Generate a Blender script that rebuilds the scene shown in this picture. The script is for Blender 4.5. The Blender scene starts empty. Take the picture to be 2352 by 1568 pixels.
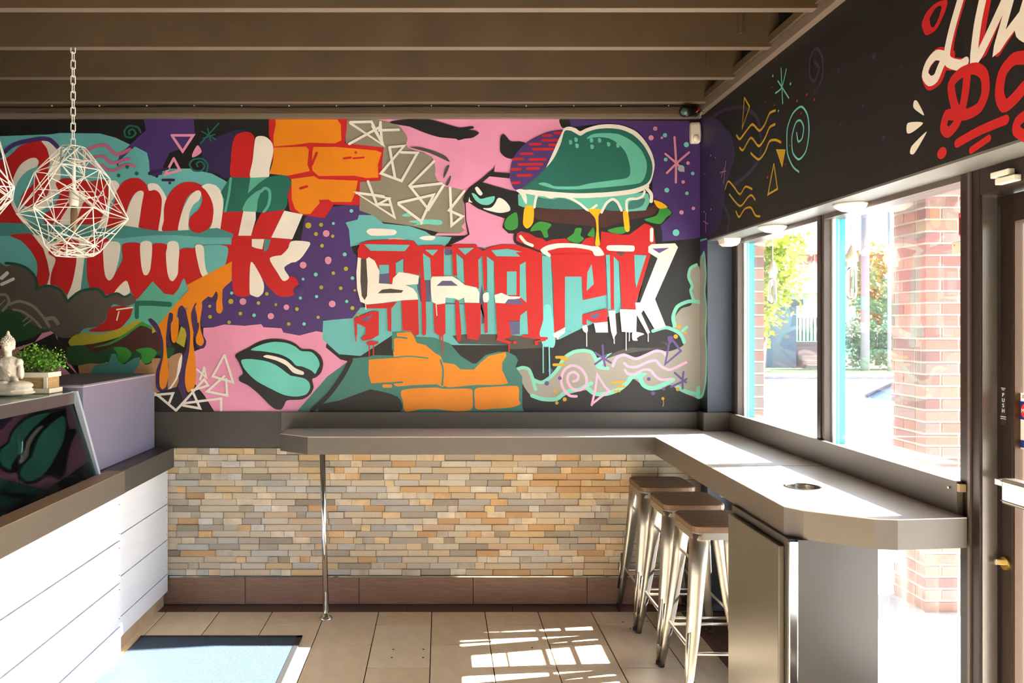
import bpy, bmesh, math, random, json
from mathutils import Vector, Matrix
R = random.Random(7)
SC = bpy.context.scene
COL = SC.collection
GLOBE_FILL = 0.6  # glow of the added fill globes
# ------------------------------------------------------------------ camera, sky, sun, exposure
CAM_H = 1.66
WALL_Y = 4.70
FX = 1.55          # room side of the fascia and the stub wall
cam = bpy.data.cameras.new('camera'); camo = bpy.data.objects.new('camera', cam); COL.objects.link(camo)
camo.location = (0, 0, CAM_H); camo.rotation_euler = (math.pi/2, 0, 0)
cam.sensor_width = 36.0; cam.lens = 36.0*1803/2352
cam.shift_x = (1176-1013)/2352; cam.shift_y = -(784-748)/2352
cam.clip_start = .05; cam.clip_end = 400
SC.camera = camo
SUN_DIR = Vector((1.77, .253, 1.0)).normalized()     # towards the sun
w = bpy.data.worlds.new('world'); SC.world = w; w.use_nodes = True
nt = w.node_tree; nt.nodes.clear()
sky = nt.nodes.new('ShaderNodeTexSky'); sky.sky_type = 'NISHITA'; sky.sun_disc = False
sky.sun_elevation = math.asin(SUN_DIR.z); sky.sun_rotation = math.atan2(SUN_DIR.x, SUN_DIR.y)
sky.dust_density = 1.5; sky.ozone_density = 1.0
bg = nt.nodes.new('ShaderNodeBackground'); bg.inputs[1].default_value = .7
wo = nt.nodes.new('ShaderNodeOutputWorld')
nt.links.new(sky.outputs[0], bg.inputs[0]); nt.links.new(bg.outputs[0], wo.inputs[0])
sun = bpy.data.lights.new('sun', 'SUN'); sun.energy = 58.0; sun.angle = math.radians(.55); sun.color = (1, .975, .93)
suno = bpy.data.objects.new('sun', sun); COL.objects.link(suno); suno.location = (10, 5, 8)
suno.rotation_euler = SUN_DIR.to_track_quat('Z', 'Y').to_euler()
SC.view_settings.view_transform = 'Standard'; SC.view_settings.look = 'None'
SC.view_settings.exposure = .88; SC.view_settings.gamma = 1.0; SC.view_settings.use_curve_mapping = False
try:
    SC.cycles.max_bounces = 10; SC.cycles.diffuse_bounces = 6; SC.cycles.transparent_max_bounces = 16
    SC.cycles.sample_clamp_indirect = 6; SC.cycles.use_denoising = True
    SC.cycles.caustics_reflective = False; SC.cycles.caustics_refractive = False
except Exception: pass
# ------------------------------------------------------------------ materials
def lin(h):
    if isinstance(h, str):
        h = tuple(int(h[i:i+2], 16)/255 for i in (0, 2, 4))
    return tuple((c/12.92 if c <= .04045 else ((c+.055)/1.055)**2.4) for c in h)
MATS = {}
def mat(name, col, rough=.6, metal=0., noise=.0, nscale=6., bump=0., bscale=60., spec=.5, emit=None, stretch=None, trans=0.):
    if name in MATS: return MATS[name]
    m = bpy.data.materials.new(name); m.use_nodes = True; N = m.node_tree; b = N.nodes['Principled BSDF']
    c = lin(col); b.inputs['Base Color'].default_value = (*c, 1)
    b.inputs['Roughness'].default_value = rough; b.inputs['Metallic'].default_value = metal
    b.inputs['Specular IOR Level'].default_value = spec
    if trans: b.inputs['Transmission Weight'].default_value = trans
    if noise or bump:
        tc = N.nodes.new('ShaderNodeTexCoord'); mp = N.nodes.new('ShaderNodeMapping')
        N.links.new(tc.outputs['Object'], mp.inputs[0])
        if stretch: mp.inputs['Scale'].default_value = stretch
    if noise:
        n = N.nodes.new('ShaderNodeTexNoise'); n.inputs['Scale'].default_value = nscale; n.inputs['Detail'].default_value = 5
        N.links.new(mp.outputs[0], n.inputs[0])
        r = N.nodes.new('ShaderNodeValToRGB'); r.color_ramp.elements[0].position = .3; r.color_ramp.elements[1].position = .7
        r.color_ramp.elements[0].color = (*[x*(1-noise) for x in c], 1)
        r.color_ramp.elements[1].color = (*[min(1, x*(1+noise)) for x in c], 1)
        N.links.new(n.outputs[0], r.inputs[0]); N.links.new(r.outputs[0], b.inputs['Base Color'])
    if bump:
        n2 = N.nodes.new('ShaderNodeTexNoise'); n2.inputs['Scale'].default_value = bscale; n2.inputs['Detail'].default_value = 4
        N.links.new(mp.outputs[0], n2.inputs[0])
        bp = N.nodes.new('ShaderNodeBump'); bp.inputs['Strength'].default_value = bump; bp.inputs['Distance'].default_value = .004
        N.links.new(n2.outputs[0], bp.inputs['Height']); N.links.new(bp.outputs[0], b.inputs['Normal'])
    if emit:
        b.inputs['Emission Color'].default_value = (*lin(emit[0]), 1); b.inputs['Emission Strength'].default_value = emit[1]
    MATS[name] = m; return m
def glass(name, tint='ffffff', base=.025, veil=0., top=.5):
    m = bpy.data.materials.new(name); m.use_nodes = True; N = m.node_tree; N.nodes.clear()
    o = N.nodes.new('ShaderNodeOutputMaterial'); t = N.nodes.new('ShaderNodeBsdfTransparent'); g = N.nodes.new('ShaderNodeBsdfGlossy')
    t.inputs[0].default_value = (*lin(tint), 1); g.inputs['Roughness'].default_value = .01
    f = N.nodes.new('ShaderNodeLayerWeight'); f.inputs[0].default_value = .25
    mr = N.nodes.new('ShaderNodeMapRange'); mr.inputs['To Min'].default_value = base; mr.inputs['To Max'].default_value = top
    N.links.new(f.outputs['Fresnel'], mr.inputs[0])
    mx = N.nodes.new('ShaderNodeMixShader'); N.links.new(mr.outputs[0], mx.inputs[0]); N.links.new(t.outputs[0], mx.inputs[1]); N.links.new(g.outputs[0], mx.inputs[2])
    if veil:      # translucent haze mixed in to pale the view outside
        tl = N.nodes.new('ShaderNodeBsdfTranslucent'); tl.inputs[0].default_value = (1, 1, 1, 1)
        m2 = N.nodes.new('ShaderNodeMixShader'); m2.inputs[0].default_value = veil
        N.links.new(mx.outputs[0], m2.inputs[1]); N.links.new(tl.outputs[0], m2.inputs[2]); N.links.new(m2.outputs[0], o.inputs[0])
    else: N.links.new(mx.outputs[0], o.inputs[0])
    MATS[name] = m; return m
M_ceil = mat('ceiling_paint', '4a3c29', .75, noise=.12, nscale=3)
M_joist = mat('joist_paint', '4e3f2b', .7, noise=.15, nscale=4)
M_jlow = mat('lit_underside_and_trim', '6e6256', .6)  # joist bottoms paled for light from below; trims share the colour
M_blk = mat('black_wall_paint', '131314', .55, noise=.15, nscale=3, bump=.15)
M_blue = mat('slate_blue_paint', '3f4956', .5, bump=.3, bscale=90)
M_soff = mat('soffit_paint', '62625f', .45)
M_cream = mat('cream_wall_paint', '8f877c', .7)
M_lam = mat('taupe_laminate', '575048', .42, noise=.04, nscale=30)
M_lamd = mat('dark_taupe_laminate', '3d3a36', .42, noise=.04, nscale=30)
M_top = mat('pale_grey_laminate', 'bfb8b0', .35)
M_base = mat('brown_wood_look_tile', '7a5c4c', .45, noise=.22, nscale=5, stretch=(1.5, 9, 9))
M_base2 = mat('dark_brown_wood_look_tile', '5b4036', .4, noise=.2, nscale=5, stretch=(1.5, 9, 9))
M_grout = mat('grout', '3a3028', .9)
M_tiles = [mat('cream_floor_tile_%d' % i, c, .32, noise=.07, nscale=4, bump=.05, bscale=20) for i, c in enumerate(['dcc7a8', 'e0ccae', 'd8c2a2', 'e2d0b4'])]
M_chrome = mat('chrome', 'd8d8d6', .12, 1.)
M_steel = mat('brushed_steel', 'b9b2a6', .3, 1., noise=.1, nscale=8)
M_galv = mat('clear_coated_steel', 'b4aea4', .36, 1., noise=.15, nscale=5)
M_bronze = mat('dark_bronze_metal', '2e2622', .33, .35)
M_bronze2 = mat('bronze_frame_metal', '5b5350', .35, .3)
M_teal = mat('turquoise_frame_paint', '35b6c0', .5)
M_white = mat('white_paint', 'e4e4e4', .5)
M_board = mat('white_painted_boards', 'd0d5e0', .4, noise=.03, nscale=4, stretch=(6, 1, 6))
M_plast = mat('white_plastic', 'e6e1d4', .4)
M_wire = mat('white_powder_coat', 'e8e6de', .45)
M_wood = mat('seat_wood', '644a34', .45, noise=.35, nscale=7, stretch=(1, 14, 4))
M_rub = mat('black_rubber', '1c1a18', .7)
M_mat = mat('navy_floor_mat', '2a3a4a', .95, noise=.25, nscale=90, bump=.6, bscale=300)
M_grey = mat('grey_box_metal', '787690', .38, .15, noise=.05, nscale=2)
M_brown = mat('tan_edge', '9a8468', .5)
M_dsteel = mat('dark_pan_steel', '4b4f50', .3, .9)
M_stone = mat('white_statue_stone', 'd9d4cb', .75, noise=.12, nscale=25, bump=.8, bscale=70)
M_cabs = mat('cabinet_grey_laminate', '45433f', .35)
M_glass = glass('window_glass', veil=.0014); M_cglass = glass('case_glass', 'a8b4b4', .03, top=.28)
M_conc = mat('sunlit_concrete', 'c9c7c2', .9, noise=.06, nscale=3)
M_road = mat('asphalt', '9b9a98', .95, noise=.08, nscale=2)
M_grass = mat('lawn_grass', '4c7a2c', .95, noise=.35, nscale=6)
M_mortar = mat('mortar', 'b9aca2', .95)
M_brk = [mat('red_brick_%d' % i, c, .9, noise=.2, nscale=14, bump=.5, bscale=50) for i, c in enumerate(['9a6c60', 'a67466', '8a625c', '957c74', 'aa7e70'])]
M_leafy = mat('yellow_green_leaves', '9aa52e', .7, noise=.4, nscale=3)
M_leafg = mat('grey_green_leaves', '64805f', .7, noise=.4, nscale=3)
M_leafp = mat('boxwood_leaves', '5d9a2c', .55, noise=.4, nscale=40)
M_bark = mat('bark', '6a5d50', .9)
STN = [mat('ledge_stone_%d' % i, c, .8, noise=.16, nscale=16, bump=.7, bscale=45) for i, c in enumerate(
    ['c9bca6', 'b8ae9f', 'cdbda4', 'aba295', 'cdb48c', 'bf9c74', '9f9584', 'c0bcb5', 'c7b096', 'cdc4b4', 'c9a478', '968a78', 'c2b094', 'b0ada6'])]
# ------------------------------------------------------------------ mesh helpers
def nb(): return bmesh.new()
def box(bm, x0, y0, z0, x1, y1, z1, bev=0.):
    x0, x1 = min(x0, x1), max(x0, x1); y0, y1 = min(y0, y1), max(y0, y1); z0, z1 = min(z0, z1), max(z0, z1)
    v = [bm.verts.new(p) for p in ((x0,y0,z0),(x1,y0,z0),(x1,y1,z0),(x0,y1,z0),(x0,y0,z1),(x1,y0,z1),(x1,y1,z1),(x0,y1,z1))]
    fs = [bm.faces.new([v[i] for i in f]) for f in ((3,2,1,0),(4,5,6,7),(0,1,5,4),(1,2,6,5),(2,3,7,6),(3,0,4,7))]
    if bev:
        es = list({e for f in fs for e in f.edges})
        bmesh.ops.bevel(bm, geom=es, offset=bev, segments=2, profile=.6, affect='EDGES')
    return bm
def prism(bm, poly, z0, z1):                       # polygon in plan, extruded upwards
    a = [bm.verts.new((x, y, z0)) for x, y in poly]; b = [bm.verts.new((x, y, z1)) for x, y in poly]
    n = len(poly); bm.faces.new(a[::-1]); bm.faces.new(b)
    for i in range(n): bm.faces.new((a[i], a[(i+1) % n], b[(i+1) % n], b[i]))
    return bm
def hull_section(bm, rings, caps=True):            # loft between rings with the same vertex count
    vr = [[bm.verts.new(p) for p in r] for r in rings]; n = len(vr[0])
    for a, b in zip(vr, vr[1:]):
        for i in range(n): bm.faces.new((a[i], a[(i+1) % n], b[(i+1) % n], b[i]))
    if caps: bm.faces.new(vr[0][::-1]); bm.faces.new(vr[-1])
    return bm
def rod(bm, p, q, r, r2=None, n=8, caps=True):
    p = Vector(p); q = Vector(q); d = (q-p)
    if d.length < 1e-6: return bm
    u = d.normalized().orthogonal().normalized(); v = d.normalized().cross(u)
    rr = lambda c, s: [c+(u*math.cos(2*math.pi*i/n)+v*math.sin(2*math.pi*i/n))*s for i in range(n)]
    return hull_section(bm, [rr(p, r), rr(q, r if r2 is None else r2)], caps)
def tube(bm, pts, r, n=6):
    for a, b in zip(pts, pts[1:]): rod(bm, a, b, r, n=n)
    return bm
def lathe(bm, c, prof, n=24):                      # prof: (radius, z)
    rings = [[(c[0]+r*math.cos(2*math.pi*i/n), c[1]+r*math.sin(2*math.pi*i/n), c[2]+z) for i in range(n)] for r, z in prof]
    return hull_section(bm, rings)
def ball(bm, c, s, seg=16, rot=None):
    mt = Matrix.Translation(c) @ (rot or Matrix.Identity(4)) @ Matrix.Diagonal((s[0], s[1], s[2], 1))
    bmesh.ops.create_uvsphere(bm, u_segments=seg, v_segments=max(6, seg*2//3), radius=1, matrix=mt); return bm
def wloc(o):
    v = Vector((0, 0, 0))
    while o is not None: v += o.location; o = o.parent
    return v
def put(name, bm, m, parent=None, smooth=False, kind=None, label=None):
    me = bpy.data.meshes.new(name)
    if parent is not None:
        off = wloc(parent)
        if off.length: bmesh.ops.translate(bm, verts=bm.verts, vec=-off)
    bmesh.ops.recalc_face_normals(bm, faces=bm.faces)
    bm.to_mesh(me); bm.free()
    for x in (m if isinstance(m, (list, tuple)) else [m]): me.materials.append(x)
    if smooth:
        for p in me.polygons: p.use_smooth = True
    o = bpy.data.objects.new(name, me); COL.objects.link(o); o.parent = parent
    if kind: o['kind'] = kind
    if label: o['label'] = label
    return o
def tag(o, label, cat, group=None):
    o['label'] = label; o['category'] = cat
    if group: o['group'] = group
    return o
def thing(name, label, cat, loc=(0, 0, 0), group=None):
    o = bpy.data.objects.new(name, None); COL.objects.link(o); o.location = loc; o.empty_display_size = .1
    return tag(o, label, cat, group)
def struct_root(name, loc=(0, 0, 0)):
    o = bpy.data.objects.new(name, None); COL.objects.link(o); o.location = loc; o['kind'] = 'structure'; return o
def struct(name, bm, m): return put(name, bm, m, kind='structure')
UNIT = {}
def unit(bev, name='piece'):
    k = (name, bev)
    if k not in UNIT:
        bm = nb(); v = .5
        # block with a slightly eased front (towards -Y)
        b = [(-v, v, -v), (v, v, -v), (v, v, v), (-v, v, v)]; m_ = [(-v, -v+bev[1], -v), (v, -v+bev[1], -v), (v, -v+bev[1], v), (-v, -v+bev[1], v)]
        f = [(-v+bev[0], -v, -v+bev[2]), (v-bev[0], -v, -v+bev[2]), (v-bev[0], -v, v-bev[2]), (-v+bev[0], -v, v-bev[2])]
        hull_section(bm, [b, m_, f]); bmesh.ops.recalc_face_normals(bm, faces=bm.faces)
        me = bpy.data.meshes.new(name); bm.to_mesh(me); bm.free(); me.materials.append(M_white); UNIT[k] = me
    return UNIT[k]
def piece(name, c, s, m, parent, bev=(.03, .12, .08), rz=0):
    o = bpy.data.objects.new(name, unit(bev, name)); COL.objects.link(o)
    o.parent = parent; o.location = Vector(c)-wloc(parent); o.scale = s; o.rotation_euler.z = rz
    o.material_slots[0].link = 'OBJECT'; o.material_slots[0].material = m
    return o
def text_mesh(name, s, size, mat_, parent, loc, rot, depth=.0004, align='CENTER', sx=1.0):
    cu = bpy.data.curves.new(name, 'FONT'); cu.body = s; cu.size = size; cu.extrude = depth; cu.align_x = align; cu.align_y = 'CENTER'
    t = bpy.data.objects.new(name, cu); COL.objects.link(t)
    dg = bpy.context.evaluated_depsgraph_get(); me = bpy.data.meshes.new_from_object(t.evaluated_get(dg))
    bpy.data.objects.remove(t); me.materials.clear(); me.materials.append(mat_)
    o = bpy.data.objects.new(name, me); COL.objects.link(o); o.parent = parent
    o.location = Vector(loc)-(wloc(parent) if parent else Vector()); o.rotation_euler = rot; o.scale = (sx, 1, 1); return o
# ------------------------------------------------------------------ room shell
CEIL = 3.19; JB = 2.938; BARF = 1.735
back = struct('wall_back', box(nb(), -4.2, WALL_Y, 0, FX, WALL_Y+.2, CEIL), M_blk)
struct('wall_left', box(nb(), -4.4, -3.2, 0, -4.2, WALL_Y+.2, CEIL), M_cream)
struct('wall_front', box(nb(), -4.2, -3.4, 0, FX+.3, -3.2, CEIL), M_cream)
fascia = struct('wall_right', box(nb(), FX, -3.2, 2.16, FX+.30, WALL_Y+.2, CEIL), M_blk)
box_bm = nb(); box(box_bm, FX+.001, -3.19, 2.152, FX+.29, 4.56, 2.161)
put('soffit', box_bm, M_soff, fascia)
stub = struct('wall_stub', box(nb(), FX, 4.567, 0, 1.80, WALL_Y+.2, 2.16), M_blue)
struct('ceiling', box(nb(), -4.2, -3.2, CEIL, FX, WALL_Y, CEIL+.1), M_ceil)
for k in range(-13, 4):
    y = 3.16+.44*k
    if y < -3.1: continue
    j = put('ceiling_joist', box(nb(), -4.2, y, JB+.002, FX-.001, y+.042, CEIL), M_joist, kind='structure')
    put('underside', box(nb(), -4.2, y, JB, FX-.03, y+.042, JB+.002), M_jlow, j)
    if k > -3: put('end_plate', box(nb(), FX-.19, y-.012, JB+.06, FX-.17, y, CEIL), M_joist, j)
tr = struct('trim_1', box(nb(), -4.2, 4.665, 2.895, FX, WALL_Y, 2.925, .004), M_jlow)
put('shelf', box(nb(), -4.2, 4.64, 2.925, FX, WALL_Y, CEIL-.02), M_joist, tr)
cb = nb(); tube(cb, [(-4+i*.5, 4.633, 2.945+.004*((i*7) % 3)) for i in range(12)], .004); put('cable', cb, M_rub, tr)
nl = nb()
for i in range(14): box(nl, -2.3+i*.28, 4.63, 2.955, -2.294+i*.28, 4.64, 2.961)
put('screw_heads', nl, M_plast, tr, kind='stuff')
t2 = struct('trim_2', box(nb(), FX-.035, -3.2, 2.905, FX, 4.64, 2.955, .004), M_jlow)
put('edge_bead', box(nb(), FX-.05, -3.2, 2.955, FX, 4.64, 2.99), M_joist, t2)
# floor: slab, cream tiles, brown border tiles
floor = struct('floor', box(nb(), -4.2, -3.2, -.12, 1.80, WALL_Y, -.004), M_grout)
TW, TL, G = .3085, .553, .005
n = 0
for c in range(-9, 6):
    x0 = -.054+c*TW; x1 = x0+TW
    if x1 > 1.40: x1 = 1.395
    if x1-x0 < .03: continue
    ys = 4.365 if c % 2 else 4.09
    ed = [4.56]; y = ys
    while y > -.6: ed.append(y); y -= TL
    for a, b in zip(ed, ed[1:]):
        if a-b < .03: continue
        piece('floor_tile', ((x0+x1)/2, (a+b)/2, -.009), (x1-x0-G, .018, a-b-G), M_tiles[R.randrange(4)], floor, (.008, .12, .006)).rotation_euler = (-math.pi/2, 0, 0)
for c in range(-7, 4):
    x0 = .42+c*.62; x1 = min(x0+.62, 1.55)
    if x1-x0 > .05: piece('border_tile', ((x0+x1)/2, 4.63, -.010), (x1-x0-.003, .018, .137), M_base2, floor, (.003, .1, .01)).rotation_euler = (-math.pi/2, 0, 0)
for c in range(8):
    a = 4.56-c*.62; piece('border_tile', (1.56, a-.31, -.010), (.33, .018, .617), M_base2, floor, (.003, .1, .01)).rotation_euler = (-math.pi/2, 0, 0)
d = nb()
for (x, y) in [(-.245, 4.03), (-.09, 4.03), (-.247, 3.93), (-.09, 3.93), (1.02, 4.40), (1.16, 4.41), (1.04, 4.31), (1.18, 4.32), (.47, 4.05), (.42, 3.96)]:
    lathe(d, (x, y, 0), [(.006, -.001), (.006, .0006)], 8)
put('screw_holes', d, M_rub, floor, kind='stuff')
# baseboard tiles with a metal edging strip
bb = struct('baseboard_back', box(nb(), -4.2, 4.688, 0, FX, WALL_Y, .165), M_grout)
for c in range(-3, 4):
    x0 = -.488+c*.679; x1 = min(x0+.679, 1.549)
    if x1-x0 > .03: piece('baseboard_tile', ((x0+x1)/2, 4.684, .0825), (x1-x0-.003, .016, .161), M_base, bb, (.003, .1, .01))
put('metal_edging', box(nb(), -4.2, 4.668, .165, FX, WALL_Y, .172), M_chrome, bb)
# ledge stone cladding
clad = struct('trim_3', box(nb(), -2.6, 4.692, .172, FX, WALL_Y, .935), mat('stone_backing', '85796a', .95))
stones = []; rows = 20; z0 = .173; rh = (.932-z0)/rows
for r in range(rows):
    x = -1.75+R.uniform(-.08, .0)
    while x < 1.545:
        wd = R.choice([.06, .08, .10, .12, .14, .17, .21])*R.uniform(.9, 1.15); x1 = min(x+wd, 1.548)
        if 1.548-x1 < .03: x1 = 1.548
        dp = R.uniform(.008, .022); warm = (x+1.7)/3.2
        pool = [0, 1, 2, 3, 4, 6, 7, 9, 13, 0, 1, 12] if R.random() > warm*.8 else [4, 8, 10, 5, 2, 12, 8, 0, 9, 3]
        if R.random() < .05: pool = [5, 11, 10]
        stones.append(((x+x1)/2, z0+(r+.5)*rh, x1-x, dp, R.choice(pool))); x = x1
stones.sort(key=lambda s: -s[2])
for (x, z, wd, dp, k) in stones[:300]:
    piece('ledge_stone', (x, 4.692-dp/2, z), (wd-.0009, dp, rh-.0009), STN[k], clad, (.015, .25, .05))
bm = nb()
for (x, z, wd, dp, k) in stones[300:]:
    nf = len(bm.faces); box(bm, x-wd/2+.001, 4.692-dp, z-rh/2+.001, x+wd/2-.001, 4.692, z+rh/2-.001)
    bm.faces.ensure_lookup_table()
    for f in bm.faces[nf:]: f.material_index = k
o = put('small_ledge_stones', bm, STN, clad, kind='stuff')
# ------------------------------------------------------------------ wall paintings
PC = dict(black='161618', teal='62b0b2', dpurple='2e2450', purple='46306e', purplef='2c2148', pink='dc90b4', pinkd='c0668a', pinkl='d08aa6', lpink='e6a8c8', grey='84806f', cloud='97948a',
          white='e4e0d8', whitel='dcd8d0', lteal='6cc8ba', lteal2='62b8a2', mteal='58ac98', teal2='64c4b8', tealb='468c8c', dteal='35746c', gteal='1f665a', dblue='55567c', dgrey='464440', dgrey2='45413a',
          red='bb1c1f', redd='a81a18', orange='dc820f', yellow='c29a1e', yellowg='a8a030', yellowo='eab010', green='358a38', dgreen='1f4a2a', deepg='1c4a40', brown='432420', lbrown='a88260',
          smoke='55504a', smokel='8f8a82', violet='5c4684', violetd='332c48', purpled='3c2858', mint='7accb6', cyan='72c8cc')
PM = {k: mat('paint_'+k, v, .5, noise=.07, nscale=5) for k, v in PC.items()}
def smooth_pts(p, closed, k=4, t=.42):
    n = len(p); out = []
    if n < 3: return p
    for i in range(n if closed else n-1):
        p0 = p[(i-1) % n] if closed or i > 0 else p[i]; p1 = p[i]; p2 = p[(i+1) % n]; p3 = p[(i+2) % n] if closed or i+2 < n else p2
        for s in range(k):
            u = s/k; u2 = u*u; u3 = u2*u
            L1 = math.dist(p1, p2)
            def tg(a, b, c):
                dx, dy = c[0]-a[0], c[1]-a[1]; l = math.hypot(dx, dy) or 1; f = min(l*t, L1*1.1)/l
                return dx*f, dy*f
            m1 = tg(p0, p1, p2); m2 = tg(p1, p2, p3)
            h = (2*u3-3*u2+1, u3-2*u2+u, -2*u3+3*u2, u3-u2)
            out.append(tuple(h[0]*p1[j]+h[1]*m1[j]+h[2]*p2[j]+h[3]*m2[j] for j in (0, 1)))
    if not closed: out.append(p[-1])
    return out
EPS = .00002
def paint_part(name, label, side, items):
    cols = []; bm = nb()
    def P(u, v, lv):
        e = .0004+lv*EPS
        return (u, WALL_Y-e, v) if not side else (FX-e, u, v)
    def face(pts, lv, ci):
        q = []
        for p in pts:
            if not q or math.dist(p, q[-1]) > 1e-5: q.append(p)
        if len(q) > 2 and math.dist(q[0], q[-1]) < 1e-5: q.pop()
        if len(q) < 3: return
        if len(q) <= 4:
            f = bm.faces.new([bm.verts.new(P(*p, lv)) for p in q]); f.material_index = ci; return
        vs = [bm.verts.new(P(*p, lv)) for p in q]
        from mathutils.geometry import tessellate_polygon
        for t in tessellate_polygon([[Vector((a, b, 0)) for a, b in q]]):
            if len(set(t)) == 3:
                try: f = bm.faces.new([vs[i] for i in t]); f.material_index = ci
                except ValueError: pass
    for it in items:
        kind, c, lv, sm, wd, raw = it
        if c not in cols: cols.append(c)
        ci = cols.index(c); pts = [(raw[i]/1000, raw[i+1]/1000) for i in range(0, len(raw), 2)]
        if kind == 0:
            if sm: pts = smooth_pts(pts, True)
            if side == 2: pts = [(min(max(a, 4.5675), 4.699), min(max(b, 1.158), 2.158)) for a, b in pts]
            elif side: pts = [(min(a, 4.699), min(max(b, 2.162), 2.90)) for a, b in pts]
            else: pts = [(a, min(max(b, 1.147), 2.90)) for a, b in pts]
            face(pts, lv, ci)
        elif kind == 1:
            if sm & 1: pts = smooth_pts(pts, False)
            hw = wd/2000; q = [pts[0]]
            for p in pts[1:]:
                if math.dist(p, q[-1]) > 1e-4: q.append(p)
            pts = q
            if len(pts) < 2: continue
            dirs = [((b[0]-a[0])/math.dist(a, b), (b[1]-a[1])/math.dist(a, b)) for a, b in zip(pts, pts[1:])]
            edge = []
            for k, p in enumerate(pts):
                d0 = dirs[max(k-1, 0)]; d1 = dirs[min(k, len(dirs)-1)]
                mx, my = -(d0[1]+d1[1]), d0[0]+d1[0]; l = math.hypot(mx, my) or 1; mx /= l; my /= l
                c_ = max(.45, mx*-d1[1]+my*d1[0]); edge.append((mx*hw/c_, my*hw/c_))
            vs = []
            for k, p in enumerate(pts):
                e = lv+.6*k/len(pts)
                vs.append((bm.verts.new(P(p[0]+edge[k][0], p[1]+edge[k][1], e)), bm.verts.new(P(p[0]-edge[k][0], p[1]-edge[k][1], e))))
            for u, v in zip(vs, vs[1:]):
                f = bm.faces.new((u[0], u[1], v[1], v[0])); f.material_index = ci
            for p, dd, e, sg in ((pts[0], dirs[0], lv, -1), (pts[-1], dirs[-1], lv+.6*(len(pts)-1)/len(pts), 1)):
                a0 = math.atan2(dd[1]*sg, dd[0]*sg)-math.pi/2
                f = bm.faces.new([bm.verts.new(P(p[0]+hw*math.cos(a0+i*math.pi/8), p[1]+hw*math.sin(a0+i*math.pi/8), e)) for i in range(9)]); f.material_index = ci
        else:
            rr = wd/1000; a = pts[0]
            face([(a[0]+rr*math.cos(q*math.pi/7)*(1.25 if side else 1), a[1]+rr*(1.0)*math.sin(q*math.pi/7)) for q in range(14)], lv, ci)
    return put(name, bm, [PM[c] for c in cols], [back, fascia, stub][side], label=label)
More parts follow.
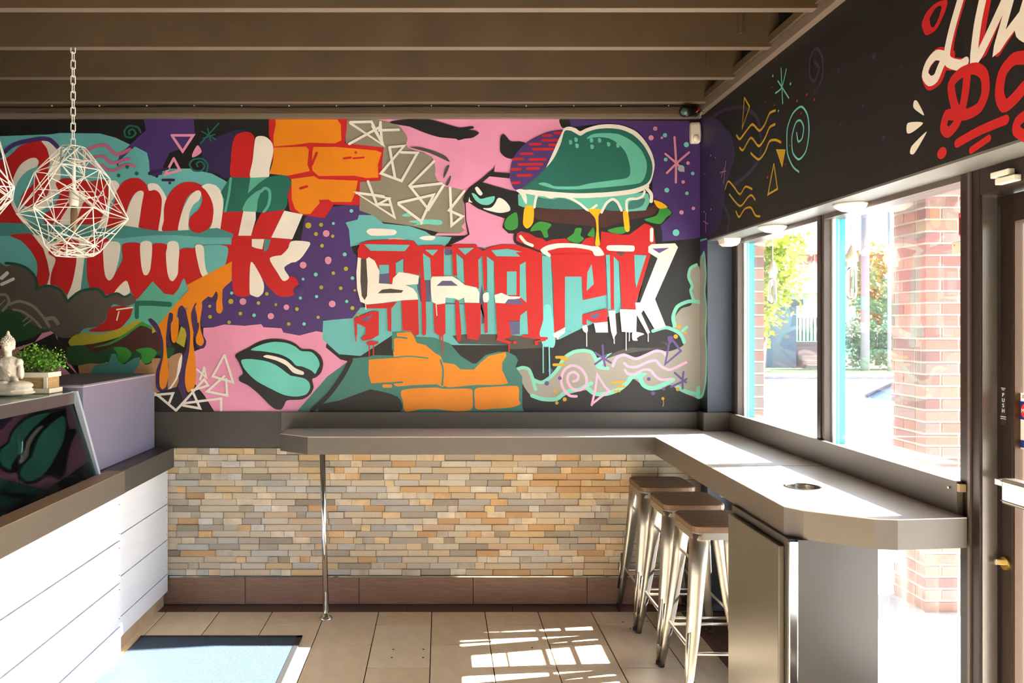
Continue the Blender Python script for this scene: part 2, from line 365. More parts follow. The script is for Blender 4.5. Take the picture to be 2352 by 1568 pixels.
# outlines of the wall paintings: [shape, colour, layer, smooth, width, wall coordinates in mm]
MURAL_PARTS = [
["painted_background","flat fields of black, teal, purple and grey paint behind the figures",0,[[0,"black",1,0,0,[-3032,2927,1554,2927,1554,1141,-3032,1141]],[0,"teal",2,0,0,[-2880,2787,-2341,2805,-2282,2814,-2042,2811,-1952,2787,-1863,2745,-1755,2727,-1743,2625,-1653,2601,-1504,2601,-1372,2571,-1294,2529,-1204,2470,-1174,2046,-1264,1847,-1504,1728,-1803,1608,-2880,1608]],[0,"purple",3,0,0,[-1779,2894,-1480,2900,-1474,2805,-1528,2727,-1623,2697,-1659,2625,-1671,2565,-1719,2553,-1743,2565,-1749,2649,-1761,2697,-1833,2733,-1923,2649,-1935,2613,-1943,2625,-1923,2685,-1815,2787,-1767,2829]],[0,"dpurple",4,1,0,[-1444,2763,-1348,2787,-1216,2835,-1132,2805,-1097,2649,-1252,2553,-1300,2541,-1330,2571,-1420,2595,-1432,2697]],[0,"purple",5,0,0,[-1181,1942,-1024,2046,-842,2150,-816,2306,-738,2359,-555,2385,-399,2364,-295,2351,-477,2320,-555,2254,-540,2150,-524,2098,-477,2046,-498,1915,-472,1785,-438,1694,-607,1681,-706,1699,-712,1616,-842,1603,-946,1616,-959,1650,-1056,1655,-1181,1663,-1363,1650,-1436,1655,-1455,1785,-1337,1915]],[0,"pink",6,0,0,[-1423,1648,-1363,1651,-1297,1668,-1178,1660,-1076,1670,-1064,1652,-956,1646,-944,1620,-849,1602,-747,1628,-675,1615,-690,1531,-603,1459,-555,1447,-591,1358,-663,1256,-747,1178,-783,1145,-1357,1145,-1417,1244,-1471,1310,-1477,1507,-1417,1531,-1405,1567,-1423,1603]],[0,"grey",7,0,0,[-571,2894,-410,2900,-320,2883,-248,2856,-212,2811,-200,2781,-209,2751,-200,2727,-153,2706,-93,2691,-57,2673,-39,2643,-33,2595,-36,2565,-21,2529,21,2494,81,2488,147,2470,135,2410,141,2338,141,2278,123,2254,141,2230,111,2212,-9,2218,-188,2260,-368,2284,-404,2320,-488,2350,-491,2410,-488,2523,-380,2529,-344,2727,-571,2745]],[0,"pink",8,0,0,[-410,2902,727,2902,739,2841,709,2787,530,2565,530,2134,230,2128,45,2146,93,2170,159,2200,-39,2200,-21,2215,111,2212,141,2230,123,2254,141,2278,135,2410,148,2468,81,2486,21,2494,-21,2529,-36,2565,-33,2595,-39,2643,-57,2673,-105,2697,-153,2708,-200,2727,-209,2751,-200,2781,-212,2811,-248,2856,-320,2883]],[0,"teal",9,0,0,[-491,2323,-410,2323,-344,2272,-188,2257,-93,2224,-57,2200,63,2191,39,2146,15,2134,-141,2128,-488,2146,-542,2134,-551,2236,-571,2278,-500,2296]],[0,"lteal",10,1,0,[-233,2323,-200,2335,-168,2329,-188,2314,-224,2315]],[0,"lteal",11,1,0,[-194,2284,-111,2296,-9,2293,9,2278,-9,2263,-87,2269,-165,2260,-141,2272]],[0,"white",12,1,0,[-446,2224,-422,2242,-284,2236,-265,2221,-284,2203,-416,2200]],[0,"white",13,1,0,[-129,2185,-105,2196,-51,2199,-33,2190,-51,2173,-99,2173]],[0,"white",14,1,0,[-320,2179,-272,2185,-212,2176,-272,2169]],[0,"teal",15,0,0,[-531,1705,-482,1769,-367,1779,-132,2129,366,2129,616,2099,616,1565,391,1545,67,1545,-33,1580,-282,1610,-482,1480,-611,1490,-711,1580,-706,1690,-581,1702]],[0,"teal",16,0,0,[591,2129,1239,2114,1259,2019,1180,1779,1035,1730,811,1630,711,1580,586,1565]],[0,"dblue",17,1,0,[955,2089,990,2099,1015,2069,1010,1989,990,1999,980,2079]],[0,"dblue",18,1,0,[761,1949,781,1949,791,1829,781,1630,761,1630]],[0,"dblue",19,1,0,[25,2129,62,2119,65,2089,25,2084]],[0,"dblue",20,1,0,[219,2129,257,2124,247,2084,222,2084]],[0,"dblue",21,0,0,[-147,1949,-63,1949,-63,1804,242,1789,242,1670,267,1680,267,1799,242,1909,227,1789,27,1789,-58,1804,-122,1804,-142,1879]],[0,"purple",22,0,0,[714,2894,1576,2883,1576,2194,1522,2182,1318,2164,1312,2266,1265,2398,1265,2565,1169,2745,929,2865,750,2847]],[0,"black",23,1,0,[708,2894,762,2894,774,2859,726,2844]],[0,"black",24,1,0,[1241,2272,1312,2266,1324,2164,1277,2152,1265,2230]],[0,"black",25,0,0,[1279,2153,1409,2158,1514,2153,1524,1979,1489,1929,1504,1799,1404,1749,1349,1635,1279,1640,1170,1779,1190,1879,1279,2054,1249,2084]],[0,"dgrey",26,0,0,[67,1600,142,1610,366,1610,616,1585,641,1530,416,1520,396,1545,107,1552]]]],
["painted_clouds","grey clouds outlined in mint green with pink and violet doodles along the bottom",0,[[0,"cloud",27,1,0,[456,1400,487,1413,524,1405,545,1368,553,1337,607,1327,649,1347,701,1400,732,1462,784,1504,852,1514,904,1504,930,1462,982,1462,1086,1493,1165,1472,1295,1509,1373,1509,1451,1545,1430,1598,1389,1639,1389,1670,1399,1712,1441,1764,1498,1785,1508,1858,1493,1910,1482,1967,1503,2004,1545,2014,1553,1889,1553,1228,1503,1238,1430,1269,1373,1306,1316,1280,1243,1275,1191,1316,1149,1342,1107,1301,1055,1264,930,1243,868,1275,743,1243,701,1217,607,1217,539,1243,498,1295,467,1358]],[0,"dgrey",28,1,0,[998,1472,1060,1509,1191,1540,1347,1561,1347,1530,1243,1514,1060,1488]],[0,"black",29,1,0,[1086,1561,1336,1556,1347,1530,1139,1530]],[1,"mint",30,1,19.8,[456,1400,487,1410,524,1400,544,1358,558,1306,566,1280]],[1,"mint",31,1,20.8,[553,1337,602,1321,654,1353,701,1405,737,1467,795,1504,857,1512,904,1499,930,1452,941,1415,998,1405]],[1,"mint",32,1,24.0,[545,1243,607,1222,691,1222,748,1264,826,1280,899,1316]],[1,"mint",33,1,25.0,[868,1295,920,1254,993,1254,1066,1280,1112,1316,1149,1358,1211,1368,1191,1358,1211,1306,1264,1285,1336,1311,1389,1337]],[1,"mint",34,1,22.9,[1415,1295,1472,1264,1545,1249]],[1,"mint",35,1,31.3,[1545,1285,1540,1238]],[1,"mint",36,1,20.8,[1269,1629,1347,1650,1415,1624,1441,1598,1456,1561]],[1,"mint",37,1,18.8,[1446,1629,1472,1652]],[1,"mint",38,1,21.9,[1399,1660,1389,1712,1415,1775,1482,1806,1547,1803]],[1,"mint",39,1,17.7,[1514,1806,1495,1868,1503,1900,1482,1952,1493,2004,1529,2025]],[0,"mint",40,1,0,[1123,1358,1154,1368,1222,1368,1196,1347,1149,1342,1112,1301]],[0,"mint",41,1,0,[930,1462,951,1472,1024,1499,982,1462,961,1420,935,1415]],[1,"lpink",42,1,15.6,[810,1238,769,1243,732,1285,719,1337,737,1394,784,1423,836,1405,868,1358,868,1306,831,1275,784,1285,758,1327,763,1368,795,1384,821,1363,816,1337,792,1327]],[1,"lpink",43,0,13.5,[902,1186,925,1285,935,1368,982,1295,1008,1269,961,1238,909,1196]],[1,"lpink",44,1,16.7,[1029,1420,1050,1467,1097,1486,1165,1462,1222,1483,1284,1509,1326,1504,1347,1483]],[1,"lpink",45,1,15.6,[1097,1436,1123,1415,1175,1415,1232,1441,1284,1452,1316,1420,1363,1397,1404,1410,1467,1441]],[1,"lpink",46,1,14.6,[1102,1394,1118,1374,1159,1371,1211,1397,1253,1394,1284,1358,1321,1337,1378,1342]],[1,"violet",47,1,12.5,[967,1543,972,1472,982,1420]],[1,"violet",48,1,12.5,[922,1499,972,1467,1016,1439]],[1,"violet",49,1,12.5,[922,1431,972,1467,987,1483]],[1,"violet",50,1,12.5,[1399,1379,1446,1337,1467,1321]],[1,"violet",51,1,12.5,[1451,1384,1446,1332,1446,1285]],[1,"violet",52,1,12.5,[1378,1295,1446,1327,1469,1342]],[1,"violet",53,0,13.5,[1373,1592,1342,1431,1435,1509,1378,1587]],[0,"violet",54,1,0,[1357,1595,1386,1598,1389,1571,1373,1556,1357,1571]],[2,"violet",55,0,14.6,[654,1392]],[2,"violet",56,0,11.5,[711,1347]],[2,"violet",57,0,13.5,[633,1316]],[2,"violet",58,0,11.5,[1243,1342]],[2,"violet",59,0,12.5,[1269,1256]],[2,"violet",60,0,9.4,[1334,1282]],[2,"yellow",61,0,12.5,[1425,1655]],[2,"yellow",62,0,13.5,[1405,1596]],[2,"yellow",63,0,9.4,[1464,1619]],[2,"yellow",64,0,10.4,[685,1267]],[2,"yellow",65,0,10.4,[693,1199]],[2,"yellow",66,0,12.5,[740,1220]],[2,"yellow",67,0,11.5,[1417,1281]],[2,"yellow",68,0,9.4,[1328,1225]],[1,"yellow",69,1,16.7,[691,1472,743,1472]],[1,"yellow",70,1,13.5,[722,1459,758,1459]],[1,"yellow",71,1,16.7,[675,1427,732,1428]],[1,"yellow",72,1,15.6,[1029,1321,1092,1324]],[1,"yellow",73,1,14.6,[1060,1295,1097,1298]],[1,"yellow",74,1,13.5,[1040,1269,1068,1270]],[1,"yellow",75,1,4.2,[1330,1222,1332,1196,1328,1178]]]],
["painted_upper_bricks","orange bricks with red joints near the top of the mural",0,[[0,"red",76,0,0,[-1031,2900,-564,2900,-564,2853,-576,2751,-343,2727,-361,2529,-486,2520,-486,2380,-642,2386,-696,2305,-833,2323,-905,2350,-920,2446,-893,2523,-914,2553,-1007,2571,-1013,2745,-1031,2805]],[0,"orange",77,0,0,[-992,2894,-621,2894,-600,2865,-597,2769,-636,2751,-779,2756,-869,2744,-1001,2732,-1004,2787,-989,2871]],[0,"orange",78,0,0,[-1001,2726,-809,2732,-791,2715,-799,2625,-785,2586,-917,2558,-1028,2570,-1004,2649]],[0,"orange",79,0,0,[-764,2730,-630,2730,-390,2709,-355,2696,-378,2625,-375,2547,-450,2544,-516,2558,-582,2558,-732,2556,-770,2589,-773,2619,-770,2697]],[0,"orange",80,0,0,[-896,2538,-761,2556,-732,2538,-498,2528,-510,2464,-537,2401,-654,2401,-672,2416,-732,2413,-726,2395,-761,2356,-782,2329,-839,2329,-875,2362,-893,2416]],[1,"red",81,1,15.6,[-842,2482,-803,2494]],[1,"red",82,1,13.2,[-582,2661,-540,2667]],[1,"red",83,1,10.8,[-525,2662,-462,2667]],[2,"red",84,0,8.4,[-510,2697]],[1,"red",85,1,15.6,[-773,2625,-744,2694]]]],
["painted_lower_bricks","orange bricks in a teal surround at the foot of the mural",0,[[0,"dteal",86,0,0,[-292,1625,-182,1627,-157,1620,-147,1595,-43,1590,52,1555,117,1480,187,1435,212,1435,267,1485,341,1505,396,1505,446,1480,461,1455,446,1415,486,1356,486,1176,496,1149,-242,1146,-257,1236,-422,1281,-711,1176,-671,1149,-861,1149,-681,1356,-531,1465,-432,1475,-407,1485,-282,1483,-295,1530]],[0,"black",87,1,0,[-716,1191,-541,1226,-417,1276,-257,1233,-245,1149,-731,1149]],[0,"orange",88,0,0,[-265,1617,-182,1624,-162,1600,-147,1558,-93,1545,-63,1520,-33,1495,-3,1480,12,1440,82,1430,117,1400,197,1398,237,1440,286,1480,386,1503,391,1480,366,1440,366,1395,401,1316,356,1306,207,1306,37,1291,5,1296,-28,1311,-132,1306,-232,1288,-277,1303,-287,1316,-417,1311,-434,1375,-432,1458,-282,1468,-287,1500,-280,1505,-282,1582,-262,1590]],[0,"orange",89,1,0,[-232,1276,-33,1291,17,1283,157,1285,189,1271,187,1166,117,1149,67,1151,-33,1161,-132,1159,-212,1146,-227,1206]],[0,"orange",90,1,0,[204,1281,267,1293,446,1301,466,1286,466,1216,474,1191,416,1171,316,1164,212,1161,202,1216]],[1,"dteal",91,1,8.0,[-282,1470,-202,1478,-132,1473,-78,1466]],[1,"dteal",92,1,9.0,[-292,1592,-242,1591,-205,1586]],[1,"dteal",93,1,11.0,[-3,1455,12,1395,7,1306]],[1,"dteal",94,1,10.0,[-417,1311,-332,1316,-232,1323]],[1,"dteal",95,1,15.0,[-272,1288,-157,1298,-33,1300]],[1,"dteal",96,1,8.0,[17,1296,57,1287,197,1296,356,1305]],[1,"dteal",97,1,9.0,[192,1281,197,1161]],[1,"orange",98,1,19.9,[-342,1300,-302,1300]]]],
["painted_script_lettering","red script letters reading Shack with white drop shadows",0,[[0,"red",99,1,0,[-2790,2601,-2605,2661,-2521,2733,-2443,2763,-2383,2766,-2353,2715,-2341,2649,-2353,2613,-2410,2589,-2413,2631,-2431,2658,-2467,2655,-2521,2619,-2551,2565,-2569,2505,-2569,2416,-2539,2338,-2497,2272,-2790,2284]],[0,"white",100,1,0,[-2461,2661,-2425,2664,-2408,2643,-2419,2613,-2473,2589,-2521,2541,-2551,2476,-2557,2410,-2521,2338,-2467,2272,-2497,2272,-2539,2326,-2578,2410,-2566,2517,-2545,2577,-2509,2631]],[0,"red",101,1,0,[-2413,2577,-2443,2505,-2497,2458,-2518,2410,-2503,2380,-2443,2374,-2383,2410,-2347,2470,-2341,2553,-2359,2607]],[0,"white",102,1,0,[-2392,2766,-2353,2763,-2306,2721,-2282,2661,-2276,2565,-2288,2494,-2323,2416,-2371,2362,-2431,2338,-2473,2350,-2497,2374,-2443,2371,-2383,2404,-2344,2470,-2338,2553,-2341,2649,-2359,2721]],[0,"red",103,1,0,[-2306,2511,-2258,2541,-2186,2538,-2102,2523,-2012,2532,-1988,2446,-2006,2350,-2042,2272,-2365,2272,-2371,2332,-2329,2356,-2282,2446]],[0,"white",104,1,0,[-2138,2464,-2132,2428,-2150,2374,-2198,2272,-2282,2272,-2252,2338,-2198,2410]],[0,"white",105,1,0,[-1988,2520,-1952,2529,-1926,2505,-1935,2458,-1976,2398,-1994,2326,-2006,2239,-2054,2242,-2012,2350,-1988,2446]],[0,"red",106,1,0,[-1946,2458,-1911,2511,-1869,2538,-1815,2544,-1779,2523,-1758,2494,-1749,2467,-1713,2476,-1683,2458,-1670,2410,-1677,2326,-1692,2227,-1809,2251,-1803,2326,-1779,2452,-1791,2468,-1815,2464,-1845,2434,-1875,2368,-1893,2260,-1940,2242,-2006,2242,-1976,2350,-1952,2410]],[0,"white",107,1,0,[-1893,2218,-1893,2278,-1884,2332,-1863,2392,-1833,2449,-1803,2468,-1779,2458,-1791,2386,-1809,2266,-1827,2212]],[0,"white",108,1,0,[-1755,2505,-1731,2514,-1695,2505,-1659,2458,-1635,2398,-1653,2338,-1665,2224,-1692,2225,-1677,2326,-1671,2416,-1689,2458,-1716,2473,-1746,2468]],[0,"red",109,1,0,[-1659,2356,-1647,2410,-1617,2464,-1569,2505,-1522,2520,-1468,2517,-1414,2488,-1378,2434,-1363,2362,-1366,2290,-1396,2236,-1450,2212,-1492,2224,-1510,2266,-1498,2314,-1450,2356,-1429,2410,-1435,2452,-1450,2468,-1486,2458,-1522,2422,-1546,2362,-1563,2290,-1575,2225,-1668,2227,-1659,2290]],[0,"white",110,1,0,[-1572,2225,-1563,2296,-1540,2368,-1504,2434,-1468,2467,-1444,2468,-1435,2446,-1450,2410,-1480,2386,-1504,2338,-1513,2266,-1513,2212]],[0,"white",111,1,0,[-1432,2494,-1396,2511,-1348,2500,-1318,2464,-1303,2398,-1309,2326,-1327,2218,-1396,2215,-1372,2266,-1361,2356,-1378,2422,-1408,2470]],[0,"red",112,1,0,[-1255,2546,-1258,2649,-1249,2745,-1228,2799,-1180,2820,-1138,2814,-1115,2781,-1113,2715,-1132,2613,-1141,2546]],[0,"white",113,1,0,[-1141,2546,-1127,2649,-1111,2781,-1085,2796,-1043,2787,-1010,2751,-1004,2697,-1025,2601,-1037,2546]],[0,"gteal",114,0,0,[-1288,2505,-1264,2550,-1141,2546,-1037,2549,-959,2564,-917,2555,-893,2517,-905,2482,-917,2446,-920,2386,-935,2355,-1079,2337,-1180,2346,-1306,2340,-1297,2416,-1318,2458]],[0,"mteal",115,0,0,[-1141,2546,-1037,2550,-1085,2517,-1156,2452]],[0,"mteal",116,1,0,[-1186,2346,-1168,2404,-1121,2452,-1076,2473,-1097,2410,-1109,2340]],[1,"mteal",117,1,16.8,[-1076,2464,-1055,2483,-1028,2470,-1024,2428,-1034,2380,-1061,2339]],[1,"mteal",118,1,14.4,[-1258,2541,-1270,2446,-1291,2344]],[0,"red",119,0,0,[-1306,2340,-1183,2345,-1213,2199,-1137,2199,-1109,2272,-1076,2335,-938,2355,-1016,2188,-893,2176,-923,2117,-965,2075,-1031,2046,-1132,2046,-1288,2046,-1258,2117,-1252,2191,-1324,2218]],[0,"white",120,0,0,[-1183,2345,-1109,2341,-1109,2296,-1137,2199,-1213,2199]],[0,"white",121,0,0,[-938,2349,-827,2326,-890,2178,-1016,2188]],[0,"white",122,0,0,[-1132,2179,-1058,2179,-1070,2117,-1109,2125,-1132,2122]],[0,"white",123,1,0,[-893,2167,-788,2161,-797,2122,-869,2042,-1031,2042,-965,2075,-917,2122]],[0,"tealb",124,0,0,[-1058,2179,-1019,2176,-1036,2117,-1058,2102]],[0,"tealb",125,0,0,[-2790,2284,-2497,2272,-2341,2272,-1994,2242,-1893,2260,-1803,2245,-1668,2225,-1510,2233,-1450,2212,-1384,2242,-1337,2245,-1246,2212,-1246,2188,-1414,2188,-1587,2203,-1743,2200,-1923,2182,-1982,2188,-2306,2164,-2443,2206,-2790,2188]],[0,"red",126,1,0,[-2581,2200,-2521,2210,-2443,2207,-2383,2128,-2356,2046,-2341,1967,-2359,1913,-2401,1865,-2437,1913,-2416,1967,-2419,2046,-2461,2117,-2515,2170]],[0,"white",127,0,0,[-2446,2207,-2401,2200,-2341,2146,-2313,2099,-2306,2046,-2270,2046,-2312,1967,-2341,1871,-2401,1865,-2353,1913,-2341,1967,-2356,2046,-2380,2122]],[0,"red",128,0,0,[-2306,2099,-2294,2182,-1988,2182,-2024,2027,-2066,1919,-2114,1853,-2174,1889,-2246,1907,-2282,1931,-2306,1997]],[0,"white",129,0,0,[-2168,2188,-2102,2188,-2114,2087,-2132,1967,-2168,1877,-2222,1883,-2198,1967,-2168,2087]],[0,"red",130,1,0,[-2350,2098,-2287,2174,-2173,2174,-2173,2098,-2186,2016,-2205,1921,-2236,1845,-2268,1877,-2306,1902,-2338,1908,-2331,1978,-2306,2060]],[0,"white",131,1,0,[-2173,2136,-2123,2136,-2135,2035,-2148,1959,-2161,1864,-2224,1811,-2236,1839,-2205,1915,-2185,2010]],[0,"tealb",132,1,0,[-2123,2136,-2104,2136,-2116,2035,-2104,1896,-2154,1864,-2145,1972]],[0,"red",133,1,0,[-2107,2161,-2015,2161,-2019,2035,-2009,1972,-1987,1932,-1965,1946,-1940,1991,-1905,2060,-1905,2148,-1794,2148,-1794,2035,-1782,1972,-1756,1965,-1738,2003,-1731,2142,-1636,2142,-1636,2035,-1630,1972,-1598,1932,-1598,1845,-1649,1852,-1700,1890,-1725,1927,-1756,1877,-1820,1820,-1858,1871,-1883,1932,-1940,1871,-2003,1845,-2060,1877,-2104,1896,-2120,1972]],[0,"white",134,1,0,[-2015,2155,-1924,2155,-1927,2060,-1952,1972,-1971,1940,-1990,1932,-2009,1959,-2019,2035]],[0,"white",135,1,0,[-1798,2155,-1731,2155,-1738,2010,-1756,1967,-1779,1967,-1794,2022]],[0,"white",136,1,0,[-1636,2155,-1573,2155,-1567,2035,-1573,1972,-1598,1932,-1624,1959,-1636,2022]],[0,"white",137,1,0,[-1886,1931,-1861,1864,-1902,1839,-1955,1858]],[0,"red",138,1,0,[-1585,1962,-1576,1974,-1568,2112,-1459,2112,-1441,1986,-1417,1944,-1387,1937,-1345,1962,-1297,2016,-1285,2058,-1273,2106,-1139,2106,-1139,2040,-1094,2058,-1022,2046,-974,1974,-944,1928,-902,1956,-867,1944,-852,1902,-867,1854,-920,1833,-980,1842,-1040,1902,-1070,1944,-1139,2034,-1145,1848,-1166,1835,-1208,1835,-1238,1854,-1250,1926,-1256,2010,-1273,1938,-1309,1890,-1369,1848,-1417,1839,-1477,1860,-1519,1902,-1540,1944,-1573,1878,-1615,1842,-1674,1854,-1734,1932]],[0,"red",139,1,0,[-1465,2136,-1136,2136,-1010,2034,-1070,1938,-1139,2034,-1256,2034,-1456,2046]],[0,"teal",140,1,0,[-1429,2136,-1282,2136,-1285,2046,-1309,1998,-1351,1959,-1381,1955,-1402,1986,-1414,2046]],[0,"white",141,1,0,[-1642,2118,-1570,2118,-1571,2046,-1576,1968,-1603,1928,-1624,1938,-1639,1992]],[0,"white",142,1,0,[-1471,2136,-1423,2136,-1414,2046,-1405,1992,-1381,1956,-1345,1960,-1393,1936,-1423,1950,-1444,1992]],[0,"white",143,1,0,[-1139,2040,-1094,1986,-1061,1914,-1064,1860,-1094,1832,-1124,1839,-1145,1854]],[0,"white",144,1,0,[-1025,2064,-938,2082,-855,2064,-938,2010,-908,1950,-944,1928,-980,1980]]]],
["painted_script_doodles","pink waves, triangles and dark green spirals around the script letters",0,[[1,"purple",145,1,25.1,[-2730,2613,-2641,2673,-2551,2745,-2401,2778,-2341,2772,-2297,2733]],[1,"pinkd",146,1,20.3,[-2138,2697,-2084,2727,-2024,2742,-1988,2727,-1964,2697,-1935,2685,-1899,2697,-1863,2715]],[1,"pinkd",147,1,18.0,[-2120,2643,-2072,2670,-2018,2673,-1988,2643,-1952,2634,-1911,2649,-1869,2658]],[1,"pinkd",148,1,16.8,[-2120,2601,-2066,2619,-2024,2619,-1994,2595,-1952,2589,-1911,2613,-1869,2625,-1833,2613]],[1,"pink",149,0,15.6,[-1611,2799,-1483,2799,-1546,2703,-1611,2799]],[1,"pink",150,0,15.6,[-1599,2661,-1563,2592,-1650,2565,-1599,2661]],[0,"pink",151,1,0,[-1468,2727,-1453,2739,-1432,2703,-1456,2679,-1486,2667,-1489,2685]],[1,"gteal",152,1,10.8,[-1863,2805,-1869,2823,-1845,2835,-1827,2811,-1851,2787,-1887,2793,-1893,2829,-1863,2856,-1815,2847,-1797,2817]],[1,"gteal",153,1,10.8,[-1456,2613,-1462,2631,-1438,2643,-1414,2619,-1432,2589,-1480,2589,-1504,2625,-1480,2655,-1426,2658,-1396,2625,-1402,2583]],[1,"gteal",154,1,8.4,[-1438,2751,-1330,2871]],[1,"gteal",155,1,8.4,[-1396,2841,-1378,2763]],[1,"gteal",156,1,8.4,[-1432,2823,-1348,2775]],[1,"gteal",157,1,8.4,[-1420,2781,-1354,2805]],[2,"gteal",158,0,12.0,[-1878,2610]],[2,"gteal",159,0,12.0,[-1821,2571]],[2,"gteal",160,0,10.8,[-1929,2559]],[2,"dpurple",161,0,10.8,[-1743,2571]],[2,"dpurple",162,0,10.8,[-1701,2556]],[2,"dpurple",163,0,8.4,[-1623,2514]],[1,"dpurple",164,1,15.6,[-1743,2571,-1635,2601]],[1,"dpurple",165,1,15.6,[-1665,2532,-1599,2532]]]],
